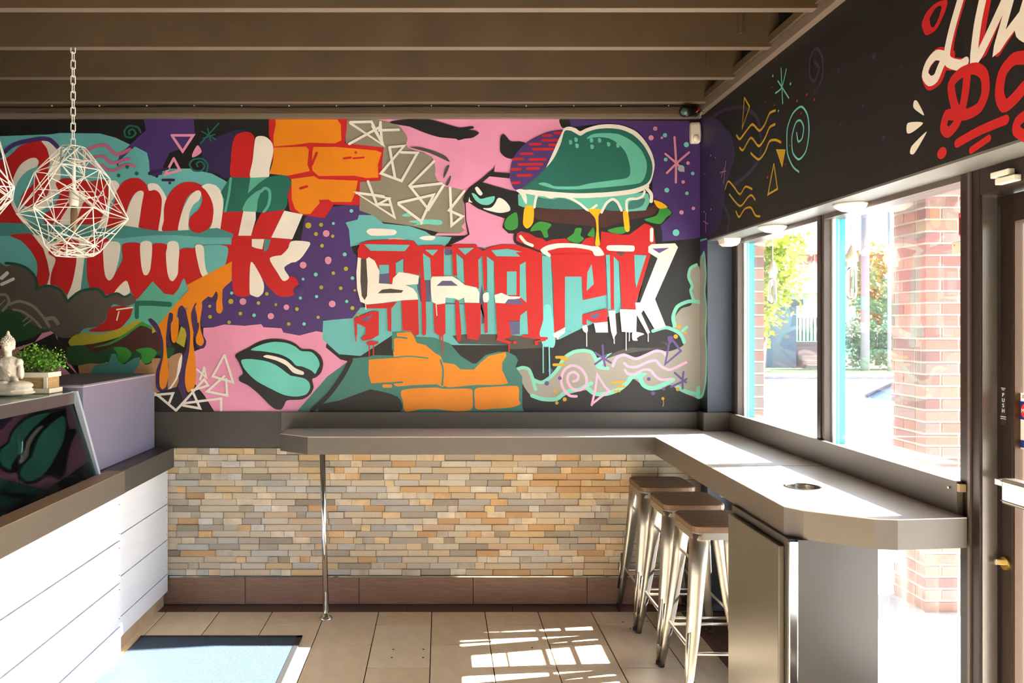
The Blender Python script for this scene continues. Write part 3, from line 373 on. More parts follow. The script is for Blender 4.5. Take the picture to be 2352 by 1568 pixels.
["painted_left_burger","smoke clouds, lettuce, cheese and dripping orange sauce of a burger at the left end",0,[[0,"pink",166,0,0,[-2679,1719,-2300,1618,-2287,1530,-2161,1353,-2161,1151,-2679,1151]],[0,"black",167,0,0,[-2679,1618,-2514,1580,-2375,1631,-2432,1561,-2540,1530,-2679,1517]],[0,"black",168,0,0,[-2432,1561,-2312,1618,-2287,1555,-2236,1428,-2161,1353,-2199,1353,-2325,1479,-2527,1511]],[0,"smoke",169,1,0,[-2679,2047,-2603,2016,-2559,2028,-2495,2016,-2432,1972,-2413,1902,-2338,1902,-2268,1871,-2230,1807,-2161,1864,-2072,1890,-2022,1871,-2003,1839,-1946,1855,-1895,1839,-1858,1852,-1826,1820,-1832,1795,-1895,1776,-1959,1788,-1984,1757,-2009,1694,-2053,1656,-2135,1643,-2173,1605,-2236,1586,-2300,1599,-2338,1631,-2432,1656,-2679,1656]],[0,"dgreen",170,1,0,[-2679,1706,-2603,1757,-2527,1744,-2432,1662,-2338,1631,-2401,1612,-2483,1574,-2679,1555]],[1,"deepg",171,1,16.4,[-2603,2035,-2540,2028,-2476,2003,-2426,1946,-2416,1890]],[1,"deepg",172,1,16.4,[-2426,1877,-2356,1899,-2281,1877,-2236,1807]],[1,"deepg",173,1,16.4,[-2233,1807,-2161,1864,-2060,1880,-2009,1833]],[1,"deepg",174,1,12.6,[-2003,1833,-1940,1855,-1895,1833,-1858,1848]],[1,"smokel",175,1,16.4,[-2641,1845,-2603,1845,-2584,1801,-2622,1751]],[1,"smokel",176,1,16.4,[-2584,1788,-2521,1807,-2439,1776,-2375,1706,-2344,1656]],[1,"smokel",177,1,22.7,[-2363,1700,-2319,1706,-2293,1675]],[1,"smokel",178,1,13.9,[-2559,1757,-2502,1744,-2432,1694,-2394,1650]],[1,"white",179,1,22.7,[-2628,1946,-2596,1975]],[1,"white",180,1,18.9,[-2628,1908,-2559,1940]],[1,"smokel",181,1,7.6,[-2641,1782,-2609,1814]],[1,"smokel",182,1,7.6,[-2502,1687,-2470,1713]],[1,"smokel",183,1,7.6,[-2495,1662,-2451,1694]],[0,"redd",184,1,0,[-1978,1770,-1839,1770,-1864,1706,-1927,1643,-2034,1624,-2110,1631,-2053,1656,-2003,1694]],[0,"mteal",185,0,0,[-1832,1801,-1725,1927,-1655,1852,-1598,1845,-1535,1795,-1535,1782,-1605,1744,-1687,1662,-1769,1687,-1813,1694,-1914,1646,-1858,1713]],[1,"gteal",186,0,30.3,[-1813,1795,-1731,1795,-1624,1788]],[1,"gteal",187,0,25.3,[-1820,1795,-1820,1713]],[1,"white",188,1,8.8,[-1940,1757,-1845,1770]],[1,"white",189,1,7.6,[-1927,1744,-1940,1694]],[0,"yellowg",190,1,0,[-2199,1599,-2135,1618,-2034,1612,-1927,1643,-1813,1694,-1794,1681,-1883,1612,-1984,1574,-2072,1555,-2135,1542,-2199,1530,-2230,1561]],[0,"brown",191,0,0,[-2161,1542,-1984,1567,-1883,1605,-1788,1668,-1693,1624,-1662,1530,-1693,1492,-2199,1492]],[0,"green",192,1,0,[-1769,1675,-1693,1631,-1687,1612,-1794,1662,-1883,1599,-1978,1548,-2085,1530,-1984,1561,-1883,1618,-1794,1684]],[0,"lbrown",193,0,0,[-2173,1428,-2123,1466,-1946,1435,-1756,1466,-1598,1466,-1567,1340,-1598,1245,-1725,1258,-2161,1353]],[0,"dgreen",194,1,0,[-2236,1530,-2135,1542,-2072,1498,-1971,1536,-1895,1536,-1845,1504,-1769,1530,-1706,1511,-1655,1530,-1598,1530,-1598,1498,-1630,1466,-1725,1492,-1731,1441,-1769,1428,-1801,1466,-1845,1466,-1895,1428,-1940,1441,-1959,1492,-1978,1466,-2022,1435,-2104,1435,-2186,1422,-2236,1441]],[0,"tealb",195,0,0,[-2110,1359,-2072,1422,-1990,1441,-1971,1492,-1946,1495,-1933,1447,-1895,1428,-1839,1466,-1801,1473,-1801,1435,-1845,1372,-1883,1353]],[0,"green",196,1,0,[-1959,1530,-1889,1530,-1851,1492,-1889,1441,-1933,1447,-1940,1498]],[0,"green",197,1,0,[-1826,1517,-1744,1530,-1700,1498,-1744,1441,-1788,1441,-1794,1492]],[0,"yellowg",198,0,0,[-1728,1663,-1692,1633,-1728,1615]],[0,"yellowg",199,0,0,[-1555,1657,-1516,1633,-1537,1531,-1585,1561]],[0,"orange",200,0,0,[-1507,1878,-1525,1902,-1250,2046,-1256,1926,-1297,1890,-1345,1818,-1393,1836,-1429,1806,-1441,1687,-1477,1663,-1519,1771,-1579,1735,-1609,1627,-1627,1711,-1674,1627,-1692,1663,-1609,1765]],[0,"purpled",201,1,0,[-1734,1705,-1692,1663,-1662,1579,-1656,1507,-1621,1388,-1627,1292,-1668,1262,-1704,1292,-1704,1388,-1674,1477,-1680,1567,-1704,1627,-1752,1693]],[0,"orange",202,1,0,[-1683,1663,-1639,1687,-1645,1567,-1639,1477,-1630,1376,-1645,1298,-1668,1280,-1683,1304,-1683,1376,-1662,1477,-1662,1567]],[0,"purpled",203,1,0,[-1627,1735,-1603,1729,-1609,1663,-1627,1591,-1609,1537,-1639,1543,-1645,1591]],[0,"purpled",204,1,0,[-1573,1759,-1549,1782,-1525,1747,-1501,1591,-1513,1447,-1531,1358,-1525,1262,-1489,1220,-1537,1184,-1573,1268,-1555,1447,-1519,1537,-1531,1639,-1573,1675]],[0,"orange",205,1,0,[-1525,1759,-1477,1711,-1483,1567,-1471,1477,-1465,1358,-1477,1292,-1513,1262,-1531,1316,-1528,1399,-1507,1507,-1501,1627]],[0,"purpled",206,1,0,[-1495,1735,-1465,1800,-1459,1711,-1453,1663,-1423,1603,-1405,1555,-1423,1525,-1459,1531,-1471,1579,-1489,1663]],[0,"orange",207,1,0,[-1471,1777,-1429,1788,-1441,1687,-1435,1627,-1418,1567,-1435,1540,-1462,1555,-1465,1591,-1447,1663]],[0,"orange",208,1,0,[-1615,1675,-1573,1711,-1571,1627,-1585,1567,-1600,1558,-1612,1579]],[0,"orange",209,1,0,[-1339,1842,-1309,1878,-1309,1806,-1305,1759,-1321,1733,-1342,1744,-1345,1777]],[0,"purpled",210,1,0,[-1393,1833,-1369,1830,-1345,1866,-1336,1842,-1345,1806,-1393,1806]],[0,"lbrown",211,1,0,[-1621,1471,-1549,1495,-1561,1388,-1597,1328,-1633,1274,-1630,1388]],[0,"white",212,1,0,[-1549,1489,-1555,1411,-1579,1340,-1615,1286,-1630,1280,-1585,1352,-1570,1447]],[0,"black",213,0,0,[-1722,1256,-1668,1268,-1573,1298,-1531,1184,-1489,1214,-1471,1280,-1417,1238,-1357,1145,-1722,1145]],[1,"whitel",214,0,14.4,[-1722,1262,-1686,1238,-1585,1154,-1519,1226,-1417,1340,-1393,1304,-1489,1274,-1441,1166,-1543,1184]],[1,"whitel",215,0,14.4,[-1710,1247,-1603,1256,-1627,1196]],[1,"whitel",216,0,14.4,[-1417,1411,-1405,1352,-1459,1399]],[1,"whitel",217,0,14.4,[-1297,1483,-1366,1358,-1244,1322,-1294,1483]],[1,"whitel",218,0,14.4,[-1285,1340,-1279,1244,-1399,1268,-1297,1358]],[1,"whitel",219,0,14.4,[-1543,1196,-1315,1226,-1315,1148]],[1,"whitel",220,0,14.4,[-1417,1405,-1441,1340]]]],
["painted_star_dots","yellow, pink and turquoise dots scattered over the purple field",0,[[2,"yellowg",221,0,18.0,[-794,2260]],[2,"yellowg",222,0,12.0,[-718,2264]],[2,"yellowg",223,0,12.0,[-748,2209]],[2,"yellowg",224,0,10.2,[-648,2196]],[2,"yellowg",225,0,11.4,[-712,2139]],[2,"pinkl",226,0,20.3,[-687,2212]],[2,"pinkl",227,0,20.3,[-675,2054]],[2,"lteal",228,0,10.8,[-536,2347]],[2,"lteal",229,0,9.0,[-644,2272]],[2,"lteal",230,0,12.0,[-576,2087]],[2,"pinkl",231,0,20.3,[-825,2023]],[2,"pinkl",232,0,18.0,[-675,2046]],[2,"pinkl",233,0,20.3,[-1185,1805]],[2,"pinkl",234,0,16.8,[-925,1771]],[2,"pinkl",235,0,19.1,[-1018,1718]],[2,"pinkl",236,0,20.3,[-651,1791]],[2,"yellowg",237,0,13.2,[-569,2001]],[2,"yellowg",238,0,10.8,[-644,1975]],[2,"yellowg",239,0,12.0,[-716,1890]],[2,"yellowg",240,0,11.4,[-600,1885]],[2,"yellowg",241,0,7.8,[-516,1872]],[2,"yellowg",242,0,12.0,[-530,1766]],[2,"yellowg",243,0,10.8,[-1042,1851]],[2,"yellowg",244,0,10.8,[-1092,1796]],[2,"yellowg",245,0,15.6,[-1257,1806]],[2,"yellowg",246,0,9.0,[-1383,1777]],[2,"yellowg",247,0,11.4,[-1200,1733]],[2,"yellowg",248,0,11.4,[-1381,1714]],[2,"yellowg",249,0,9.0,[-988,1787]],[2,"yellowg",250,0,11.4,[-862,1760]],[2,"yellowg",251,0,10.8,[-911,1671]],[2,"yellowg",252,0,10.8,[-1267,1681]],[2,"yellowg",253,0,9.0,[-494,1726]],[2,"yellowg",254,0,9.6,[-735,1711]],[2,"lteal",255,0,12.0,[-749,1967]],[2,"lteal",256,0,10.8,[-530,1945]],[2,"lteal",257,0,9.6,[-744,1835]],[2,"lteal",258,0,9.6,[-564,1806]],[2,"lteal",259,0,9.0,[-825,1939]],[2,"lteal",260,0,9.6,[-1252,1856]],[2,"lteal",261,0,10.8,[-1118,1723]],[2,"lteal",262,0,9.6,[-841,1826]],[2,"lteal",263,0,10.2,[-819,1671]],[2,"pinkl",264,0,13.2,[1281,2839]],[2,"pinkl",265,0,15.6,[1256,2784]],[2,"pinkl",266,0,8.4,[1321,2784]],[2,"pinkl",267,0,10.8,[1477,2633]],[2,"pinkl",268,0,10.8,[1448,2520]],[2,"pinkl",269,0,13.2,[1438,2338]],[2,"pinkl",270,0,10.8,[1509,2362]],[2,"lteal",271,0,13.2,[1339,2799]],[2,"lteal",272,0,15.6,[1467,2743]],[2,"lteal",273,0,12.0,[1344,2654]],[2,"lteal",274,0,20.3,[1436,2601]],[2,"lteal",275,0,10.8,[1505,2571]],[2,"lteal",276,0,14.4,[1350,2471]],[2,"lteal",277,0,10.8,[1470,2452]],[2,"lteal",278,0,20.3,[1405,2217]],[1,"pinkl",279,1,13.2,[1396,2787,1405,2649,1404,2517]],[1,"pinkl",280,1,13.2,[1342,2688,1408,2631,1450,2586]],[1,"pinkl",281,1,13.2,[1483,2697,1408,2631,1351,2574]]]],
["painted_scribbles","white angular scribble triangles sprayed on the grey field",0,[[1,"whitel",282,0,15.6,[-548,2748,-368,2847]],[1,"whitel",283,0,15.6,[-542,2877,-416,2880,-344,2739,-542,2871]],[1,"whitel",284,0,15.6,[-362,2877,-368,2829,-254,2832]],[1,"whitel",285,0,15.6,[-362,2865,-353,2745]],[1,"whitel",286,0,15.6,[-410,2853,-350,2751]],[1,"whitel",287,0,15.6,[-308,2727,-221,2736,-359,2571,-236,2526,-141,2694,-239,2697]],[1,"whitel",288,0,15.6,[-308,2727,-275,2544]],[1,"whitel",289,0,15.6,[-42,2643,-188,2497,-75,2356,15,2500]],[1,"whitel",290,0,15.6,[-171,2491,3,2511]],[1,"whitel",291,0,15.6,[-254,2395,-45,2443,-117,2284,-254,2386]],[1,"whitel",292,0,15.6,[-117,2290,-117,2272]],[1,"whitel",293,0,15.6,[-437,2523,-383,2383,-311,2422,-512,2458,-278,2308,-311,2422]],[1,"whitel",294,0,15.6,[-506,2455,-344,2434]],[1,"whitel",295,0,15.6,[-380,2386,-308,2383]],[1,"whitel",296,0,15.6,[54,2485,63,2260,129,2314,48,2350,138,2464]]]],
["painted_face","pink face with black eyebrow and a turquoise eye",0,[[0,"black",297,1,0,[-308,2877,-236,2891,-153,2897,-69,2894,15,2871,111,2844,189,2853,195,2841,165,2832,206,2826,227,2811,189,2784,141,2778,105,2769,87,2778,-9,2787,-99,2814,-188,2850,-260,2862]],[0,"black",298,1,0,[353,2733,356,2787,377,2805,416,2763,470,2760,506,2745,446,2685,428,2658,386,2667,356,2697]],[0,"dgrey",299,1,0,[-185,2727,-129,2727,-39,2703,27,2673,51,2640,-9,2667,-81,2697,-165,2721]],[0,"dgrey",300,1,0,[33,2613,51,2619,33,2571,15,2541,18,2577]],[0,"dgrey",301,1,0,[57,2559,57,2535,42,2500,27,2505]],[0,"black",302,0,0,[141,2386,132,2410,141,2446,165,2482,230,2529,314,2601,323,2625,317,2577,410,2571,410,2541,290,2553,248,2517,326,2494,410,2470,470,2458,470,2374,434,2338,380,2302,290,2332,218,2362,165,2398,147,2395,150,2296,171,2206,129,2176,63,2146,27,2140,63,2170,159,2206,144,2296]],[0,"white",303,1,0,[165,2410,171,2428,189,2398,165,2401]],[0,"white",304,1,0,[251,2362,314,2392,344,2425,380,2410,410,2374,410,2347,362,2335,314,2341]],[0,"black",305,1,0,[171,2416,189,2458,326,2434,332,2410,302,2368,248,2365,206,2386]],[0,"lteal",306,1,0,[183,2452,206,2446,236,2419,278,2428,320,2434,314,2404,284,2383,242,2386,206,2410]],[0,"white",307,1,0,[203,2482,218,2491,248,2452,236,2438,218,2452]]]],
["painted_lips","turquoise lips outlined in black on pink",0,[[0,"black",308,1,0,[-1230,1486,-1160,1525,-1082,1567,-1010,1582,-932,1576,-873,1555,-831,1522,-771,1519,-723,1483,-705,1435,-717,1382,-747,1352,-771,1340,-762,1292,-783,1250,-831,1220,-920,1214,-938,1184,-956,1160,-992,1163,-1028,1190,-1094,1256,-1154,1304,-1202,1328,-1208,1352,-1184,1376,-1208,1441]],[0,"teal2",309,1,0,[-1139,1516,-1070,1549,-998,1564,-926,1558,-873,1537,-837,1510,-777,1504,-741,1471,-726,1429,-741,1394,-753,1373,-777,1394,-831,1417,-867,1423,-902,1459,-962,1489,-1058,1507]],[0,"teal2",310,1,0,[-1193,1456,-1130,1461,-1040,1447,-974,1417,-902,1364,-873,1358,-819,1346,-789,1322,-783,1286,-807,1250,-867,1237,-938,1247,-1010,1280,-1100,1328,-1154,1376,-1184,1417]],[0,"white",311,1,0,[-1061,1474,-1040,1486,-980,1474,-926,1453,-873,1408,-822,1385,-825,1367,-882,1379,-926,1423,-986,1453]],[1,"black",312,1,27.5,[-540,1456,-591,1358,-675,1244,-771,1154]]]],
["painted_burger","large burger with teal bun, lettuce, patty and dripping yellow sauce",0,[[0,"red",313,0,0,[433,2212,487,2218,582,2212,870,2206,965,2242,1229,2272,1271,2248,1283,2146,1253,2063,750,2063,600,2105,469,2152]],[1,"black",314,1,18.0,[445,2212,445,2164,511,2134,594,2099]],[1,"white",315,1,18.0,[475,2194,505,2158,546,2140]],[1,"white",316,1,20.3,[1259,2236,1259,2170]],[0,"black",317,0,0,[367,2248,385,2308,451,2398,469,2446,1229,2446,1289,2404,1348,2368,1384,2332,1360,2302,1312,2260,1265,2260,1217,2272,1169,2236,1127,2206,1085,2203,959,2224,953,2146,918,2146,918,2194,864,2182,834,2146,774,2158,744,2182,666,2176,630,2164,606,2182,570,2188,529,2212,481,2224,445,2212,403,2212]],[0,"brown",318,1,0,[558,2362,870,2350,1109,2356,1229,2362,1283,2386,1295,2356,1265,2320,1109,2290,1019,2260,953,2248,870,2260,714,2272,582,2296,552,2326]],[0,"green",319,1,0,[379,2272,397,2308,451,2338,460,2254,421,2230,385,2242]],[0,"green",320,1,0,[1217,2296,1289,2320,1312,2368,1354,2362,1378,2332,1348,2308,1312,2269,1253,2278]],[0,"yellowo",321,1,0,[1271,2410,1318,2398,1354,2368,1301,2362]],[0,"green",322,1,0,[535,2224,552,2260,594,2284,660,2266,636,2230,642,2194,618,2188,594,2230]],[0,"green",323,1,0,[753,2182,792,2212,804,2242,840,2242,834,2200,855,2182,822,2155,774,2164]],[0,"green",324,1,0,[876,2200,894,2230,912,2248,918,2194]],[0,"green",325,1,0,[995,2230,1049,2248,1133,2254,1091,2212,1037,2212]],[0,"purple",326,1,0,[478,2476,439,2476,415,2529,412,2571,421,2631,445,2685,493,2739,558,2781,642,2817,738,2829,738,2787,666,2625,541,2517,505,2488]],[1,"red",327,1,15.6,[681,2812,732,2813]],[1,"red",328,1,15.6,[612,2796,657,2797]],[1,"red",329,1,15.6,[606,2768,717,2769]],[1,"red",330,1,15.6,[532,2745,594,2746]],[1,"red",331,1,15.6,[648,2740,696,2741]],[1,"red",332,1,15.6,[552,2715,666,2716]],[1,"red",333,1,15.6,[478,2688,546,2689]],[1,"red",334,1,15.6,[433,2656,487,2657]],[1,"red",335,1,15.6,[529,2654,624,2655]],[1,"red",336,1,15.6,[466,2625,603,2626]],[1,"red",337,1,15.6,[424,2595,475,2596]],[1,"red",338,1,15.6,[517,2600,582,2601]],[1,"red",339,1,15.6,[460,2558,538,2559]],[1,"red",340,1,15.6,[430,2514,469,2516]],[0,"white",341,1,0,[732,2835,762,2850,804,2841,831,2823,870,2841,935,2859,1007,2865,1085,2856,1163,2823,1217,2769,1259,2697,1277,2625,1265,2553,1241,2500,1169,2464,1049,2440,870,2431,690,2440,570,2446,475,2458,451,2470,570,2494]],[0,"gteal",342,1,0,[478,2476,570,2547,666,2649,714,2745,738,2823,774,2826,804,2811,834,2796,870,2817,929,2835,1001,2841,1079,2832,1151,2799,1211,2739,1253,2661,1265,2601,1253,2541,1223,2505,1139,2476,989,2458,810,2452,630,2464,511,2476]],[0,"lteal2",343,1,0,[582,2508,612,2517,648,2508,678,2494,810,2494,888,2511,1019,2529,1103,2541,1130,2565,1127,2625,1103,2697,1055,2751,1001,2781,929,2787,870,2778,906,2805,977,2812,1061,2805,1133,2769,1193,2715,1226,2649,1229,2589,1211,2535,1181,2511,1049,2494,840,2476,702,2476,642,2488]],[0,"lteal2",344,1,0,[798,2785,816,2780,815,2761,800,2760]],[0,"lteal2",345,1,0,[804,2749,822,2744,821,2725,806,2724]],[0,"lteal2",346,1,0,[766,2770,783,2765,782,2746,767,2745]],[0,"lteal2",347,1,0,[891,2782,909,2777,908,2758,892,2757]],[0,"lteal2",348,1,0,[894,2743,912,2738,911,2719,895,2718]],[0,"lteal2",349,1,0,[939,2781,957,2776,956,2757,940,2756]],[0,"lteal2",350,1,0,[993,2758,1011,2753,1010,2734,994,2733]],[0,"lteal2",351,1,0,[1049,2751,1067,2746,1065,2727,1050,2726]],[0,"lteal2",352,0,0,[460,2443,481,2464,690,2431,929,2425,1217,2458,1241,2446,1247,2398,1223,2350,1133,2344,1103,2341,1049,2392,977,2368,959,2350,870,2356,750,2398,582,2428,558,2374,493,2368,463,2380]],[0,"dteal",353,1,0,[582,2422,666,2416,714,2425,786,2404,858,2356,564,2368]],[0,"dteal",354,1,0,[983,2380,1025,2410,1073,2350,983,2353]],[0,"dteal",355,1,0,[1121,2386,1133,2404,1217,2422,1205,2380,1169,2362,1121,2356]],[0,"white",356,1,0,[448,2470,487,2476,511,2434,511,2386,493,2410,475,2446]],[1,"white",357,1,20.3,[475,2467,570,2449,702,2437,870,2434,1049,2446,1169,2464,1235,2494]],[1,"white",358,1,14.4,[558,2368,570,2434,594,2452,654,2428,702,2440,774,2422,834,2386,882,2350,929,2380]],[1,"white",359,1,15.6,[959,2338,989,2392,1025,2416,1055,2398,1079,2350]],[1,"white",360,1,14.4,[1112,2338,1109,2404,1133,2419,1169,2419,1205,2434,1217,2464]],[1,"white",361,1,20.3,[1229,2482,1256,2446,1256,2404]],[0,"yellowo",362,1,0,[502,2371,552,2371,552,2284,535,2254,511,2242,490,2272]],[0,"yellowo",363,1,0,[879,2355,956,2355,941,2314,944,2206,950,2146,932,2134,921,2152,929,2230,921,2302]],[0,"yellowo",364,1,0,[1088,2344,1118,2335,1127,2230,1109,2221,1097,2242]]]],
["painted_block_lettering","red and white block letters reading SHACK with paint drips",0,[[0,"red",365,0,0,[-497,2064,-499,2114,-482,2153,-432,2168,-282,2176,-162,2168,-137,2134,-117,2139,7,2141,17,2134,62,2134,72,2146,212,2146,219,2129,252,2109,286,2129,366,2146,456,2143,536,2119,586,2099,592,1929,616,2079,592,1605,526,1605,516,1754,471,1720,471,1690,406,1690,421,1595,336,1605,326,1794,316,2044,274,2074,272,1879,257,1859,247,2079,222,2054,227,1884,142,1894,132,2064,92,2094,97,1959,72,1959,65,2119,17,2121,17,1949,-58,1949,-65,2064,-108,2094,-95,1929,-88,1680,-90,1610,-103,1600,-112,1610,-115,1779,-130,2079,-130,1964,-222,1979,-225,2064,-270,2039,-272,1909,-309,1914,-312,2024,-369,2024,-369,1909,-482,1909]],[0,"teal",366,0,0,[-459,2146,-432,2148,-187,2143,-217,2106,-422,2109]],[0,"teal",367,0,0,[-270,2036,-226,2061,-225,1974,-270,1969]],[0,"teal",368,0,0,[-369,2024,-312,2024,-312,1929,-369,1919]],[0,"dblue",369,0,0,[-367,1969,-312,1974,-309,1909,-369,1909]],[0,"teal",370,0,0,[-108,2094,-65,2061,-58,1934,-100,1934]],[0,"teal",371,0,0,[-95,2114,-18,2114,-50,2079]],[0,"teal",372,0,0,[102,2124,197,2126,144,2084]],[0,"teal",373,0,0,[92,2089,132,2059,137,1919,97,1929]],[0,"teal",374,0,0,[301,2111,396,2120,501,2099,481,2074,331,2076]],[0,"teal",375,0,0,[274,2074,316,2044,316,1834,277,1859]],[0,"teal",376,0,0,[471,2024,506,2044,511,1799,471,1834]],[0,"teal",377,0,0,[394,1984,451,1986,451,1844,394,1844]],[0,"teal",378,0,0,[471,1720,516,1754,521,1610,471,1610]],[0,"red",379,0,0,[-449,1784,-262,1804,-297,1764,-297,1625,-317,1630,-322,1764,-447,1764]],[0,"red",380,0,0,[-237,1814,-137,1817,-132,1610,-152,1600,-182,1630,-230,1630]],[0,"red",381,0,0,[-45,1794,25,1794,27,1615,2,1595,-40,1620]],[0,"red",382,0,0,[85,1814,107,1809,122,1630,117,1570,97,1565,89,1630]],[0,"red",383,0,0,[139,1799,237,1794,237,1610,217,1575,157,1585]],[0,"red",384,0,0,[254,1799,277,1799,279,1620,262,1615]],[0,"red",385,0,0,[-521,1705,-407,1749,-372,1744,-372,1605,-397,1590,-412,1580,-467,1570,-477,1585,-452,1610,-449,1650,-502,1675,-502,1600,-514,1600,-519,1680]],[0,"red",386,1,0,[-447,1560,-417,1571,-372,1560,-402,1545,-437,1545]],[0,"red",387,0,0,[326,1789,511,1789,476,1730,471,1690,406,1690,421,1595,376,1580,421,1565,411,1550,331,1575,341,1615]],[0,"red",388,1,0,[496,1600,566,1607,695,1590,690,1580,591,1585,566,1585]],[0,"dblue",389,0,0,[-482,1695,-407,1730,-442,1687]],[1,"red",390,1,7.0,[-509,1605,-509,1570]],[1,"red",391,1,7.0,[-429,1545,-429,1480]],[1,"red",392,1,7.0,[-404,1545,-404,1485]],[1,"red",393,1,7.0,[-5,1605,-5,1565]],[1,"red",394,1,7.0,[10,1605,10,1495]],[1,"red",395,1,7.0,[406,1560,406,1505]],[2,"red",396,0,10.0,[441,1562]],[2,"red",397,0,11.0,[571,1555]],[0,"white",398,0,0,[-497,2069,-477,2064,-482,1929,-474,1839,-457,1814,-442,1839,-439,1929,-447,2059,-432,2071,-397,2049,-369,1989,-372,1914,-292,1909,-287,1944,-252,1981,-192,1974,-132,1959,-137,1909,-212,1904,-167,1884,-142,1849,-137,1817,-237,1812,-367,1794,-442,1787,-482,1804,-502,1879,-506,1979]],[0,"dgrey2",399,0,0,[-479,2059,-447,2059,-439,1929,-442,1839,-457,1813,-474,1839,-482,1929]],[0,"white",400,0,0,[-63,1929,-53,1954,67,1956,97,1939,142,1904,212,1889,229,1859,229,1797,142,1799,137,1829,107,1814,82,1824,27,1829,25,1794,-23,1787,-53,1804,-60,1859]],[0,"white",401,1,0,[252,1849,282,1859,286,1819,274,1802,254,1804]],[0,"white",402,0,0,[319,1844,361,1857,406,1837,474,1834,471,1824,401,1814,381,1794,326,1797]],[0,"dgrey2",403,0,0,[-379,1854,-352,1877,-302,1882,-225,1872,-237,1857]],[0,"dblue",404,0,0,[-28,1899,7,1929,62,1929,102,1899]],[0,"dblue",405,0,0,[381,1792,401,1819,471,1819,491,1787]],[0,"dblue",406,0,0,[406,1687,471,1687,471,1610,421,1605]],[1,"white",407,1,6.0,[-452,1799,-449,1759]],[1,"white",408,1,5.0,[-29,1789,-25,1722]],[0,"red",409,0,0,[446,2099,521,2104,596,2099,606,2079,611,1700,586,1610,521,1605,511,1799,506,2044]],[0,"teal",410,0,0,[604,2079,656,2074,676,1630,661,1540,611,1535,591,1615,611,1700]],[0,"cyan",411,1,0,[616,1779,656,1779,676,1630,683,1565,671,1530,641,1535,611,1540,589,1615,611,1690]],[0,"red",412,0,0,[653,2084,771,2094,980,2084,990,1844,850,1814,840,1954,741,1954,741,1650,676,1620,671,1929]],[0,"teal",413,0,0,[741,1954,840,1954,850,1655,801,1630,741,1625]],[0,"teal",414,0,0,[875,1979,900,2029,913,1909,870,1869]],[0,"red",415,0,0,[843,1725,993,1764,995,1685,910,1680,870,1700,870,1665,843,1670]],[0,"dblue",416,0,0,[885,1722,955,1737,930,1705,905,1705]],[0,"red",417,0,0,[1008,2104,1035,2101,1035,1759,1015,1757]],[0,"red",418,0,0,[1035,2104,1075,2079,1105,2101,1155,2099,1160,1889,1219,2079,1254,2089,1200,1909,1165,1799,1165,1759,1080,1762,1067,2039,1035,2074]],[0,"teal",419,0,0,[1032,2074,1062,2044,1072,1804,1035,1779]],[0,"teal",420,0,0,[1155,2084,1227,2081,1167,1887,1160,1929]],[0,"teal",421,0,0,[985,2084,1009,2084,1014,1762,998,1764]],[0,"dgrey",422,0,0,[1045,2101,1105,2101,1077,2076]],[0,"black",423,0,0,[1254,2089,1294,2064,1190,1804,1175,1794,1224,1989]],[0,"white",424,0,0,[1000,1749,1040,1752,1050,1615,1030,1580,1015,1630]],[0,"white",425,0,0,[1067,1759,1165,1757,1160,1799,1190,1799,1294,2064,1239,2099,1239,2134,1259,2148,1399,2153,1416,2129,1279,1819,1344,1655,1279,1635,1210,1754,1197,1735,1249,1620,1234,1610,1170,1725,1167,1625,1135,1620,1080,1625]],[0,"violet",426,0,0,[1262,2121,1364,2126,1304,2094]],[0,"white",427,1,0,[594,2109,631,2139,701,2153,811,2151,900,2136,945,2131,975,2084,920,2079,900,2109,811,2126,711,2126,661,2114,636,2106,656,2084,646,2071]],[0,"white",428,1,0,[988,2124,1000,2141,1150,2139,1157,2119,1147,2104,1005,2109]],[0,"white",429,0,0,[666,1610,741,1652,741,1620,696,1585,676,1592]],[0,"white",430,1,0,[845,1655,870,1665,878,1635,870,1617,850,1630]],[0,"white",431,0,0,[913,1677,995,1685,998,1620,925,1620]],[0,"white",432,1,0,[1142,1615,1160,1625,1214,1612,1185,1597,1170,1585,1175,1572,1145,1575]],[1,"white",433,1,5.5,[870,1630,871,1538]],[1,"white",434,1,5.5,[1034,1610,1035,1555]],[1,"white",435,1,5.5,[1106,1630,1106,1515]],[1,"white",436,1,5.5,[1126,1630,1125,1570]],[1,"white",437,1,5.5,[1238,1620,1238,1567]],[1,"white",438,1,5.5,[698,1595,698,1580]],[1,"cyan",439,1,7.0,[610,1540,611,1380]],[1,"cyan",440,1,8.0,[646,1540,650,1350]],[1,"red",441,1,15.0,[491,1600,561,1590,631,1585]],[1,"red",442,1,11.0,[561,1565,621,1575]],[1,"mteal",443,1,13.0,[1559,2178,1579,2129,1574,2029,1559,1949,1554,1919,1584,1839,1591,1680,1584,1580,1589,1450]]]],
